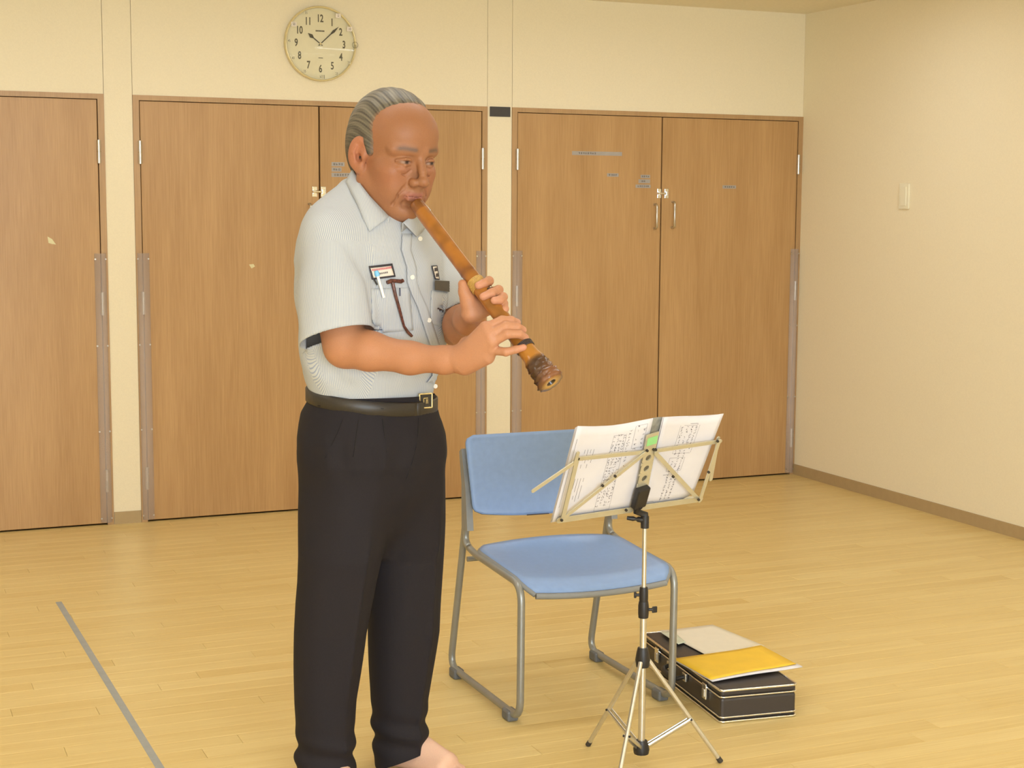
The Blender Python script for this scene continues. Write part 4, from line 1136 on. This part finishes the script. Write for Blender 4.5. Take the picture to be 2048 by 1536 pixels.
# shoulders and sleeves
shirt.cap(mp(735, 440, 0), mp(668, 482, .105), .070, .076, .05)
shirt.cap(mp(716, 396, .03), mp(662, 450, .06), .046, .050, .04)
shirt.cap(mp(745, 440, 0), mp(830, 485, -.10), .066, .072, .05)
SA, SB = mp(668, 490, .115), mp(674, 720, .205)
LA, LB = mp(836, 492, -.10), mp(925, 650, -.03)
HN1 = np.array((mp(674, 720, .205)-mp(672, 590, .165)).normalized()+RV*.20+TC*.05); HN1 /= np.linalg.norm(HN1); HP1 = np.array(mp(674, 675, .19))
HN2 = np.array((LB-mp(885, 580, -.07)).normalized()); HP2 = np.array(mp(914, 628, -.04))
def sleeve(pts, rs, hp__, hn__, k):
    sf = Field(); sf.chain(pts, rs, .02); ctr = np.mean([np.array(p) for p in pts], 0)
    shirt.add(lambda p: np.maximum(sf.eval(p), (p-hp__) @ hn__), ctr, .26, k)
sleeve([SA, mp(672, 590, .165), SB], [.078, .084, .087], HP1, HN1, .012)
sleeve([LA, mp(885, 580, -.07), LB], [.074, .072, .070], HP2, HN2, .012)
# draped folds
def fold(p):
    z, x, y = p[:, 2], p @ np.array(RV), p @ np.array(TC)
    a = .0028*np.sin(z*26+x*19+2*np.sin(x*9))*np.sin(x*31-z*12+1)
    b = .0014*np.sin(z*60-x*35+y*20)
    c = .0025*np.exp(-((z-mp(745, 745).z)/.035)**2)*np.sin(x*70+3*np.sin(z*30))
    return a+b+c
def ang_of(p):
    cx_, cy_ = np.interp(p[:, 2], tz, tx), np.interp(p[:, 2], tz, ty); d_ = p[:, :2]-np.stack([cx_, cy_], 1)
    return np.arctan2(d_ @ np.array(TL)[:2], d_ @ np.array(TF)[:2])
# creases that run down from the near shoulder to the armpit (between sleeve and chest)
cr_a = [np.array(mp(*p)) for p in ((652, 462, .19), (690, 485, .20), (716, 525, .20), (733, 575, .20), (742, 640, .20))]
def shirt_post(p, d):
    e = d+fold(p)
    m_ = np.full(len(p), 9.0)
    for a, b in zip(cr_a[:-1], cr_a[1:]):
        ab = b-a; t = np.clip(((p-a) @ ab)/(ab @ ab), 0, 1); m_ = np.minimum(m_, np.linalg.norm(p-a-t[:, None]*ab, axis=1))
    e = e+.004*np.exp(-(m_/.011)**2)
    return e
SP, SQ = surface_net(shirt, np.array(base)+(-.42, -.6, .74), np.array(base)+(.6, .5, 1.62), .0042, shirt_post, 24)
SP = relax(SP, SQ, 2, .4)
print('shirt', len(SP))
def stripe_mat(name):
    t = NT(name); a = t.n('Attribute'); a.attribute_name = 'su'
    m1 = t.n('Math', operation='MULTIPLY'); m1.inputs[1].default_value = 2*math.pi/.0034; t.l(a.outputs['Fac'], m1.inputs[0])
    sn = t.n('Math', operation='SINE'); t.l(m1.outputs[0], sn.inputs[0])
    cr = t.n('ValToRGB'); cr.color_ramp.elements[0].position = .15; cr.color_ramp.elements[1].position = .75
    cr.color_ramp.elements[0].color = lin((222, 223, 222)); cr.color_ramp.elements[1].color = lin((176, 184, 204))
    t.l(sn.outputs[0], cr.inputs[0]); t.l(cr.outputs[0], t.b.inputs['Base Color']); t.b.inputs['Roughness'].default_value = .85
    t.b.inputs['Specular IOR Level'].default_value = .15
    tc = t.n('TexCoord'); nz = t.n('TexNoise'); nz.inputs['Scale'].default_value = 38; nz.inputs['Detail'].default_value = 3
    t.l(tc.outputs['Object'], nz.inputs['Vector']); t.bump(nz.outputs[0], .25, .006)
    tl = t.n('BsdfTranslucent'); mx = t.n('MixShader'); mx.inputs[0].default_value = .26; t.l(cr.outputs[0], tl.inputs['Color'])
    t.l(t.b.outputs[0], mx.inputs[1]); t.l(tl.outputs[0], mx.inputs[2]); t.l(mx.outputs[0], t.t.nodes['Material Output'].inputs['Surface'])
    return t.m
M['shirt'] = stripe_mat('pinstripe_cotton')
so = np_obj('shirt', SP, SQ, M['shirt'], man)
# open edges: collar, sleeve hems, tucked waist
nk = mp(752, 372, .0)
cut_plane(so, mp(752, 400, .0), (UP+RV*.36), mp(766, 386, .03), .085)
def open_hem(o, p, nrm, ctr, rad):
    """take the flat end off a sleeve and square up the edge"""
    org = np.array(WO[o.name]); p = Vector(p-org); nrm = Vector(nrm); c = Vector(ctr)-Vector(org)
    bm = bmesh.new(); bm.from_mesh(o.data)
    for v in bm.verts:
        e = (v.co-p).dot(nrm)
        if abs(e) < .0045 and (v.co-c).length < rad: v.co -= nrm*e
    bm.normal_update()
    dead = [f for f in bm.faces if (f.calc_center_median()-c).length < rad and all(abs((v.co-p).dot(nrm)) < 1e-4 for v in f.verts)]
    bmesh.ops.delete(bm, geom=dead, context='FACES'); bm.to_mesh(o.data); bm.free(); o.data.update()
open_hem(so, HP1, HN1, mp(674, 667, .19), .13); open_hem(so, HP2, HN2, mp(914, 628, -.04), .11)
cut_plane(so, mp(745, 822, 0), (0, 0, -1), mp(745, 850, 0), .3)
def stripes(o):
    me = o.data; n = len(me.vertices); co = np.empty(n*3); me.vertices.foreach_get('co', co); co = co.reshape(-1, 3)+np.array(WO[o.name])
    su = ang_of(co)*.155
    for a, b, r_ in ((SA, SB, .086), (LA, LB, .073)):
        a_, b_ = np.array(a), np.array(b); ab = (b_-a_); L_ = np.linalg.norm(ab); ab /= L_
        t = (co-a_) @ ab; rd = co-a_-t[:, None]*ab; dist = np.linalg.norm(rd, axis=1)
        e1 = np.array(TF)-ab*(np.array(TF) @ ab); e1 /= np.linalg.norm(e1); e2 = np.cross(ab, e1)
        sl = (np.abs(dist-r_) < .017) & (t > .015) & (t < L_+.1)
        su = np.where(sl, np.arctan2(rd @ e2, rd @ e1)*r_, su)
    at = me.attributes.new('su', 'FLOAT', 'POINT'); at.data.foreach_set('value', su.astype(np.float32))
stripes(so)
sm = so.modifiers.new('thickness', 'SOLIDIFY'); sm.thickness = .0016; sm.offset = -1
def tree_of(o):
    org = WO[o.name]; me = o.data
    return BVHTree.FromPolygons([v.co+org for v in me.vertices], [tuple(p.vertices) for p in me.polygons])
ST = tree_of(so)
def hit(px, py, tree=None, off=.0):
    d = ray(px, py).normalized(); loc, nr, idx, ds = (tree or ST).ray_cast(CAM, d)
    if loc is None: return None
    if nr.dot(d) > 0: nr = -nr
    return loc+nr*off
def drape(poly4, nu, nv, off, tree=None):
    """grid of points laid on the surface inside a four-cornered pixel outline"""
    rows = []; last = None
    for i in range(nu+1):
        u = i/nu; r_ = []
        for j in range(nv+1):
            v = j/nv; x = [(poly4[0][k]*(1-u)+poly4[1][k]*u)*(1-v)+(poly4[3][k]*(1-u)+poly4[2][k]*u)*v for k in (0, 1)]
            h_ = hit(x[0], x[1], tree, off); h_ = h_ if h_ is not None else last; last = h_; r_.append(h_)
        rows.append(r_)
    return rows
def patch(poly4, nu, nv, off, name, m, parent, th=.0012, tree=None):
    rows = drape(poly4, nu, nv, off, tree)
    # grid() thickens along -normal; make the outside face the camera
    a = rows[1][0]-rows[0][0]; b = rows[0][1]-rows[0][0]
    if a.cross(b).dot(CAM-rows[0][0]) < 0: rows = rows[::-1]
    o = MB().grid(rows, th).build(name, m, parent); return o
def striped(o): stripes(o); return o
# chest pockets, placket, buttons
pk = striped(patch([(742, 577), (818, 575), (826, 660), (744, 668)], 12, 12, .0022, 'pocket', M['shirt'], so))
pk2 = striped(patch([(862, 581), (896, 585), (893, 655), (860, 648)], 8, 10, .0022, 'pocket', M['shirt'], so))
line = [(803, 468), (801, 500), (812, 535), (813, 565), (822, 590), (833, 613), (845, 650), (858, 690), (866, 720), (862, 750), (846, 772)]
pts = [hit(x, y, off=.002) for x, y in line]
left_, right_ = [], []
for (x, y) in line:
    left_.append(hit(x, y, off=.0022)); right_.append(hit(x+20, y+1, off=.0022))
rows = []
dense = []
for i in range(len(line)-1):
    for k in range(3):
        t = k/3; dense.append((line[i][0]*(1-t)+line[i+1][0]*t, line[i][1]*(1-t)+line[i+1][1]*t))
for x, y in dense:
    r_ = []
    for dx in (0, 5, 10, 15, 20):
        h_ = hit(min(x+dx, 884), y, off=.0030 if dx > 2 else .0040); r_.append(h_ if h_ is not None else r_[-1])
    rows.append(r_)
M['seam'] = mat('blue_grey_inside', (150, 154, 166), .85)
pc = MB().grid(rows[::1], .0014).build('placket', M['shirt'], so); striped(pc)
MB().tube([r_[0]+(CAM-r_[0]).normalized()*.0004 for r_ in rows if r_[0]], .0008, 6).build('placket_edge', M['seam'], so)  # thin blue-grey tube draws the shadow line along the placket
M['button'] = mat('pearl_button', (232, 228, 218), .3)
for x, y in ((823, 555), (838, 478), (856, 640), (868, 772)):
    h_ = hit(x, y, off=.003)
    if h_ is None: continue
    n_ = (CAM-h_).normalized(); n_ = (n_+TF*.8).normalized()
    MB().tube([h_, h_+n_*.0022], .0055, 12).build('button', M['button'], so)
# collar: a turned-down leaf on each side and the band behind the neck
BDT = tree_of(bo)
def leaf_rows(foldpx, outpx, n=16):
    def ip(pl, t):
        s_ = t*(len(pl)-1); k = min(int(s_), len(pl)-2); f_ = s_-k; return [pl[k][i]*(1-f_)+pl[k+1][i]*f_ for i in range(len(pl[0]))]
    rows = []
    for i in range(n+1):
        a, b = ip(foldpx, i/n), ip(outpx, i/n); A = mp(*a); Bq = mp(*b)
        mid_ = A*.5+Bq*.5; h_ = hit(b[0], b[1])
        out_ = (A-cc).normalized()
        nrm_ = (TC*.8+UP*.3).normalized()
        inn = A-UP*.022-out_*.006
        rows.append([inn, A-out_*.002, A+UP*.002, A*.75+Bq*.25+nrm_*.004, mid_+nrm_*.005, A*.25+Bq*.75+nrm_*.003, Bq])
    return rows
cc = mp(757, 395, .0)
def shirt_w(px, py, off=.006, dflt=.03):
    h_ = hit(px, py)
    return dflt if h_ is None else Q0-(h_-CAM).dot(FH)+off
def body_w(px, py, dflt, off=.007):
    h_ = hit(px, py, BDT); return dflt if h_ is None else max(dflt, Q0-(h_-CAM).dot(FH)+off)
fo_ = [(705, 339, .035), (722, 371, .075), (740, 394, .098), (758, 413, .115), (779, 435, .122)]
fo_ = [(x, y, body_w(x, y, w_)) for x, y, w_ in fo_]; print('fold w', fo_)
ou_ = [(691, 363), (702, 386), (713, 406), (724, 432), (739, 463)]
ou_ = [(x, y, max(shirt_w(x, y), .02)) for x, y in ou_]; print('collar w', ou_)
co_ = MB().grid(leaf_rows(fo_, ou_)[::-1], .0016).build('collar', M['shirt'], so); striped(co_)
fo2 = [(806, 447, .118), (820, 436, .100), (834, 424, .070), (842, 400, .02)]
ou2 = [(x, y, shirt_w(x, y, .006, .06)) for x, y in ((833, 474), (846, 462), (856, 446), (862, 420))]
co_ = MB().grid(leaf_rows(fo2, ou2), .0016).build('collar', M['shirt'], so); striped(co_)
# band behind the neck, from the near fold to the far one
rows = []
P0, P1 = mp(*fo_[0]), mp(842, 400, .02)
for i in range(13):
    t = i/12; q = math.pi*t; p = P0*(1-t)+P1*t-TF*.055*math.sin(q)+UP*.018*math.sin(q)
    o_ = -TF*math.sin(q)+TL*-math.cos(q)
    rows.append([p-UP*.03+o_*-.003, p, p+o_*.004-UP*.003, p+o_*.008-UP*.030, p+o_*.010-UP*.05])
co_ = MB().grid(rows, .0016).build('collar_band', M['shirt'], so); striped(co_)

# ------------------------------------------------------------------ trousers
M['trouser'] = mat('charcoal_wool', (35, 31, 35), .8, noise=.10, scale=500, bump=.05, spec=.25)
tro = Field()
PR = [(772, 624, 868), (790, 622, 867), (820, 606, 872), (870, 598, 884), (915, 601, 885), (980, 622, 866), (1050, 658, 830), (1110, 700, 780)]
rows_to_stack(tro, PR, lambda y: 0, .82, 52, .03)
NL = [(850, 612, 800), (900, 598, 812), (960, 597, 806), (1000, 597, 797), (1041, 597, 784), (1109, 597, 766), (1160, 595, 754), (1200, 592, 746), (1263, 590, 733), (1340, 589, 722), (1400, 589, 713), (1480, 592, 708), (1530, 594, 708), (1585, 590, 712)]
FL_ = [(850, 700, 872), (900, 702, 886), (960, 704, 890), (1040, 712, 889), (1109, 722, 886), (1200, 733, 882), (1263, 736, 879), (1340, 739, 867), (1400, 742, 858), (1450, 745, 853), (1490, 748, 855), (1530, 752, 862)]
rows_to_stack(tro, NL, lambda y: .085*min(1, max(.45, (y-800)/300)), 1.0, 50, .025); rows_to_stack(tro, FL_, lambda y: -.085*min(1, max(.45, (y-800)/300)), 1.0, 50, .025)
for chain_, wv in ((((772, 850), (775, 920), (752, 1040), (728, 1150), (712, 1260), (698, 1380), (692, 1500)), .165), (((870, 900), (868, 1100), (856, 1260), (830, 1400), (828, 1480)), -.02)):
    pass
# pressed creases down the front of each leg: a sharp ridge
def crease(p, d):
    e = d
    for pts_, amp in ((CR1, .012), (CR2, .012)):
        m_ = np.full(len(p), 9.0)
        for a, b in zip(pts_[:-1], pts_[1:]):
            ab = b-a; t = np.clip(((p-a) @ ab)/(ab @ ab), 0, 1); m_ = np.minimum(m_, np.linalg.norm(p-a-t[:, None]*ab, axis=1))
        e = e-amp*np.exp(-m_/.016)
    x = p @ np.array(RV); z = p[:, 2]
    e = e+.0030*np.sin(x*34+z*5+2*np.sin(z*7))*np.sin(z*9+x*4)
    # bunched hem
    e = e+.006*np.exp(-((z-.10)/.05)**2)*np.sin(z*95+x*20)
    # pleats under the belt
    pz_ = np.exp(-((z-mp(745, 885).z)/.045)**2)
    e = e+.0030*pz_*np.sin(x*95+1.2)
    return e
CR1 = [np.array(mp(*p)) for p in ((768, 830, .17), (776, 900, .18), (757, 1030, .175), (733, 1140, .17), (714, 1260, .155), (700, 1380, .15), (694, 1560, .145))]
CR2 = [np.array(mp(*p)) for p in ((872, 900, .0), (878, 1100, -.01), (866, 1260, -.02), (842, 1420, -.03), (838, 1500, -.03))]
TP, TQ = surface_net(tro, np.array(base)+(-.42, -.5, -.02), np.array(base)+(.5, .45, mp(745, 780).z+.02), .0050, crease, 24)
TP = relax(TP, TQ, 1, .3)
tr = np_obj('trousers', TP, TQ, M['trouser'], man)
wz = mp(745, 792, 0).z
cut_plane(tr, mp(745, 790, 0), (UP+TF*-.10+RV*.07).normalized(), mp(745, 790, 0), .4)
# hems: near leg just above the floor, far leg breaking over the foot
cut_plane(tr, Vector((base.x, base.y, .030)), (0, 0, -1), mp(650, 1575, .085), .14)
hc2 = mp(806, 1520, -.085); ff, _l = facing(62)
cut_plane(tr, mp(806, 1518, -.085), (Vector((0, 0, -1))+ff*.42).normalized(), mp(806, 1545, -.085), .16)
md = tr.modifiers.new('thickness', 'SOLIDIFY'); md.thickness = .002; md.offset = -1
TT = tree_of(tr)
M['seam_dark'] = mat('trouser_seam', (20, 17, 19), .9)
for nm_, ln in (('pocket_seam', [(686, 838), (676, 862), (664, 888), (650, 916)]), ('pleat', [(717, 840), (713, 865), (710, 890), (707, 914)]), ('pleat', [(765, 838), (769, 870), (773, 905)]), ('fly_seam', [(837, 836), (836, 866), (832, 895), (824, 926), (812, 958)])):
    q_ = [hit(x, y, TT, .0004) for x, y in ln]
    if all(v is not None for v in q_): MB().tube(q_, .0011, 6).build(nm_, M['seam_dark'], tr)
# belt and buckle
M['leather'] = mat('black_leather', (46, 40, 34), .42, noise=.1, scale=200, bump=.04)
M['brass'] = mat('pale_brass', (222, 206, 160), .25, .9)
bc = [(772, 625, 867), (800, 622, 868)]
def belt_ring(th_out, z_off, n=72):
    F2, L2 = facing(52); q = math.radians(52); c = mp(745, 797, 0); e = (mp(869, 797)-mp(622, 797)).length/2+th_out
    a = e/math.sqrt(math.cos(q)**2+(.82*math.sin(q))**2); b = a*.82; pts = []
    for k in range(n+1):
        f = 2*math.pi*k/n; d_ = L2*a*math.sin(f)+F2*b*math.cos(f)
        pts.append(c+d_+UP*(z_off-.052*d_.dot(RV)/.15*.25-.10*d_.dot(TF)/.15*.06))
    return pts
rows = [belt_ring(.002, -.0145), belt_ring(.0045, -.0135), belt_ring(.0045, .0145), belt_ring(.002, .0155)]
belt = MB().grid(rows, .003).build('belt', M['leather'], man)
BT = tree_of(belt)
bq = [hit(x, y, BT, .002) for x, y in ((837, 788), (862, 787), (860, 816), (835, 818))]
print('buckle', bq)
bc_ = hit(849, 803, BT, .003) or mp(849, 803, .14)
bn = (TF*.75+TC*.45).normalized(); bx = UP.cross(bn).normalized(); by = bn.cross(bx)
mb_ = Matrix(((bx.x, by.x, bn.x, bc_.x), (bx.y, by.y, bn.y, bc_.y), (bx.z, by.z, bn.z, bc_.z), (0, 0, 0, 1)))
bk2 = MB()
hw_, hh_ = .0185, .0185
bk2.rbox((-hw_, -hh_, 0), (-hw_+.0035, hh_, .004), .001, mb_); bk2.rbox((hw_-.0035, -hh_, 0), (hw_, hh_, .004), .001, mb_)
bk2.rbox((-hw_, -hh_, 0), (hw_, -hh_+.0035, .004), .001, mb_); bk2.rbox((-hw_, hh_-.0035, 0), (hw_, hh_, .004), .001, mb_)
bo_ = bk2.build('buckle', M['brass'], belt)
MB().rbox((-hw_+.003, -hh_+.003, -.001), (hw_-.003, hh_-.003, .002), .0005, mb_).build('buckle_plate', M['leather'], belt)
em_ = MB()
for a, b in (((-.006, -.007), (-.0045, .007)), ((-.006, .0055), (.006, .007)), ((.001, -.007), (.0022, .004)), ((.0045, -.007), (.006, .004)), ((.001, -.001), (.006, .0002))):
    em_.box((a[0], a[1], .002), (b[0], b[1], .0026), mb_)
em_.build('emblem', M['brass'], belt)
for x, y in ((764, 800), (640, 795)):
    q_ = [hit(x+dx, y+dy, BT, .003) for dx, dy in ((-3, -16), (3, -16), (3, 17), (-3, 17))]
    if all(v is not None for v in q_): MB().prism(q_, TC*.0015).build('belt_loop', M['trouser'], tr)

# ------------------------------------------------------------------ things on the shirt
M['badge_edge'] = mat('dark_patch_edge', (58, 54, 60), .7); M['badge'] = mat('cream_patch', (228, 218, 206), .75)
M['red_print'] = mat('red_print', (196, 92, 100), .7)
bd = patch([(736, 533), (783, 527), (790, 554), (742, 560)], 10, 6, .0042, 'badge', M['badge_edge'], so, .0014)
patch([(739, 537), (780, 532), (786, 551), (745, 556)], 10, 6, .0050, 'badge_field', M['badge'], so, .0008)
def tiny(poly, n, off, mt, nm, seed, rows_=1):
    """short dark strokes, the size and place of the lettering that cannot be read in the photograph"""
    r4 = random.Random(seed); m = MB()
    (x0, y0), (x1, y1), h_ = poly
    for i in range(n):
        t = (i+.5)/n; x, y = x0+(x1-x0)*t, y0+(y1-y0)*t; cw = (x1-x0)/n
        for a, b, c, d in ((x-cw*.36, y-h_/2, .9, h_), (x+cw*.1, y-h_/2, .9, h_), (x-cw*.3, y-h_/2+r4.random()*h_*.7, cw*.6, .9)):
            q_ = [hit(u, v, off=off) for u, v in ((a, b), (a+c, b), (a+c, b+d), (a, b+d))]
            if all(k is not None for k in q_): m.add(q_, [(0, 1, 2, 3)])
    o = m.build(nm, mt, so); o['kind'] = 'stuff'
tiny(((741, 541), (781, 535), 4.5), 14, .0054, M['red_print'], 'lettering', 5)
tiny(((757, 547.5), (774, 545), 3.5), 5, .0054, M['ink'], 'lettering', 6)
eb = patch([(861, 532), (872, 531), (877, 560), (868, 559)], 4, 8, .0036, 'emblem_patch', M['badge_edge'], so, .0012)
patch([(863, 534), (870, 533), (875, 558), (869, 557)], 4, 8, .0044, 'emblem_field', M['badge'], so, .0008)
tiny(((865, 540), (871, 539), 7), 3, .0050, M['ink'], 'emblem_marks', 8); tiny(((868, 551), (874, 550), 7), 3, .0050, M['ink'], 'emblem_marks', 9)
M['thread'] = mat('dark_thread', (90, 92, 110), .8)
m = MB(); q_ = [hit(x, y, off=.0052) for x, y in ((796, 576), (799, 576), (799, 592), (796, 592))]
if all(v is not None for v in q_): m.add(q_, [(0, 1, 2, 3)]).build('pocket_tag', M['thread'], so)
# pen
M['pen'] = mat('white_pen', (240, 238, 236), .35); M['pen_top'] = mat('blue_pen_cap', (120, 190, 235), .3)
a, b = hit(752, 553, off=.009), hit(766, 596, off=.007)
pen = empty('pen', b, 'white pen with a light blue end clipped in the chest pocket', 'pen')
MB().tube([a, b], .0036, 10).build('barrel', M['pen'], pen)
dv = (a-b).normalized(); MB().tube([a, a+dv*.006, a+dv*.013], [.0055, .0062, .004], 12).build('cap', M['pen_top'], pen)
MB().tube([hit(745, 560, off=.006), hit(752, 570, off=.006)], .002, 8).build('clip', M['black_plastic'], pen)
# spectacles hung on the pocket: folded front inside, one temple hanging outside
M['tortoise'] = mat('tortoiseshell', (96, 56, 48), .25, noise=.5, scale=160)
tp_ = [hit(x, y, off=.007) for x, y in ((783, 566), (788, 590), (795, 615), (801, 638), (805, 652), (812, 663), (820, 671))]
sp_ = empty('eyeglasses', tp_[-1], 'folded tortoiseshell eyeglasses hanging from the chest pocket', 'eyeglasses')
MB().tube(tp_, [.0042, .0040, .0036, .0032, .0030, .0038, .0034], 8).build('temple', M['tortoise'], sp_)
MB().tube([hit(x, y, off=.006) for x, y in ((772, 566), (780, 563), (790, 563), (800, 564), (804, 562))], [.0045, .005, .0045, .005, .0045], 8).build('frame_front', M['tortoise'], sp_)
# dark card case standing in the other pocket
c4 = [hit(x, y, off=.003) for x, y in ((868, 561), (898, 563), (898, 584), (868, 580))]
c4 = [v if v is not None else mp(880, 570, .1) for v in c4]
M['card'] = mat('dark_olive_case', (74, 68, 62), .5)
cn = (CAM-c4[0]).normalized()
tag(MB().prism(c4, cn*.007).build('card_case', M['card']), 'dark card case standing in the left chest pocket', 'card case')

# ------------------------------------------------------------------ bamboo flute
fl = empty('bamboo_flute', FB, 'long golden bamboo end-blown flute held to the mouth', 'flute')
LN = (FB-FA).length
print('flute length', LN)
fu = (UP-fax*UP.dot(fax)).normalized(); fv = fax.cross(fu)
prof = [(0, .0160), (.02, .0168), (.1, .0172), (.30, .0170), (.385, .0172), (.40, .0182), (.407, .0170), (.415, .0178), (.55, .0176), (.70, .0180), (.73, .0188), (.74, .0178), (.76, .0186), (.86, .0205), (.885, .0240), (.897, .0228), (.91, .0262), (.922, .0240), (.935, .0275), (.948, .0250), (.962, .0295), (.975, .0268), (.988, .0310), (1.0, .0275)]
ts = np.array([p[0] for p in prof]); rs_ = np.array([p[1] for p in prof])
vs, fs, cs = [], [], []
NA, NS = 40, 160
r5 = random.Random(11)
bend = lambda t: .006*math.sin(math.pi*t)
def nz3(a, b): return math.sin(a*13.1+b*7.7)*math.sin(a*5.3-b*11.9+1.3)
for i in range(NS+1):
    t = i/NS; c = FA+fax*(LN*t)-fu*bend(t)*-0
    for j in range(NA):
        q = 2*math.pi*j/NA; r_ = float(np.interp(t, ts, rs_))
        if t > .875: r_ += min(1, (t-.875)/.02)*(.0038*max(0, math.sin(q*7+5*math.sin(t*130)))*(.5+.5*math.sin(t*420+q*3))+.0012*math.sin(q*13+t*500))
        vs.append(c+(fu*math.cos(q)+fv*math.sin(q))*r_)
        base_c = np.array((164, 102, 38.)); mott = .5+.5*math.sin(q+t*9+2*math.sin(t*23)); mott2 = .5+.5*math.sin(2*q-t*31+1.5*math.sin(t*60+q))
        cc_ = base_c*(1-.16*mott*mott2)
        if t < .05: cc_ = cc_*.6+np.array((90, 45, 25.))*.4
        for tn in (.40, .735):
            g_ = math.exp(-((t-tn)/.022)**2); cc_ = cc_*(1-.55*g_)+np.array((92, 48, 22.))*.55*g_
        if t > .76: k_ = min(1, max(0, (t-.76)/.06)); cc_ = cc_*(1-k_*.25)+np.array((214, 160, 60.))*k_*.25
        if t > .875: k_ = min(1, (t-.875)/.02); cc_ = cc_*(1-k_)+(np.array((118, 74, 46.))*(.6+.5*mott))*k_
        cs.append(lin(tuple(np.clip(cc_, 5, 250)))[:3])
    if i: fs += [((i-1)*NA+j, (i-1)*NA+(j+1) % NA, i*NA+(j+1) % NA, i*NA+j) for j in range(NA)]
# closed ends: rim and bore
def ring(c, r_, colr):
    o_ = len(vs)
    for j in range(NA):
        q = 2*math.pi*j/NA; vs.append(c+(fu*math.cos(q)+fv*math.sin(q))*r_); cs.append(lin(colr)[:3])
    return o_
o0 = NS*NA; o1 = ring(FA+fax*LN, .0125, (196, 152, 84)); o2 = ring(FA+fax*(LN-.002), .0095, (52, 34, 22)); o3 = ring(FA+fax*(LN-.05), .0085, (26, 18, 14))
for p_, q_ in ((o0, o1), (o1, o2), (o2, o3)): fs += [(p_+j, p_+(j+1) % NA, q_+(j+1) % NA, q_+j) for j in range(NA)]
fs.append(tuple(o3+j for j in range(NA)))
o4 = ring(FA, .0105, (70, 34, 24)); o5 = ring(FA+fax*.04, .009, (30, 16, 12))
fs += [(j, o4+j, o4+(j+1) % NA, (j+1) % NA) for j in range(NA)]; fs += [(o4+j, o5+j, o5+(j+1) % NA, o4+(j+1) % NA) for j in range(NA)]; fs.append(tuple(o5+j for j in reversed(range(NA))))
tb_ = new_obj('bamboo_tube', vs, fs, attr_mat('lacquered_bamboo', .3, .5, 0, .08, 60, coat=.3), fl)
tb_.data.polygons.foreach_set('use_smooth', [True]*len(tb_.data.polygons)); vcol(tb_, np.array(cs))
def band(px, wid, mt, nm, extra=.0016):
    c = flute_at(px); t = (c-FA).length/LN; r_ = float(np.interp(t, ts, rs_))+extra; hwid = wid/2
    m = MB(); n_ = max(2, int(wid/.003))
    for k in range(n_):
        z_ = -hwid+wid*(k+.5)/n_
        pts = [c+fax*z_+(fu*math.cos(2*math.pi*j/28)+fv*math.sin(2*math.pi*j/28))*(r_-.0006) for j in range(29)]
        MB.tube(m, pts, wid/n_*.52, 6, cap=False)
    o = m.build(nm, mt, fl); return o
M['rattan'] = mat('pale_rattan', (190, 150, 80), .5, noise=.2, scale=300); M['dark_bind'] = mat('dark_binding', (58, 44, 40), .5)
band(955, .026, M['rattan'], 'rattan_binding')['kind'] = 'stuff'; band(1049, .014, M['dark_bind'], 'dark_binding')['kind'] = 'stuff'
front = (TF+UP*.75); front = (front-fax*front.dot(fax)).normalized()
for px in (958, 970, 984, 1040):
    c = flute_at(px); t = (c-FA).length/LN; r_ = float(np.interp(t, ts, rs_)); q_ = c+front*(r_+.0004)
    MB().tube([q_-front*.004, q_], .0052, 12).build('finger_hole', M['black_plastic'], fl)
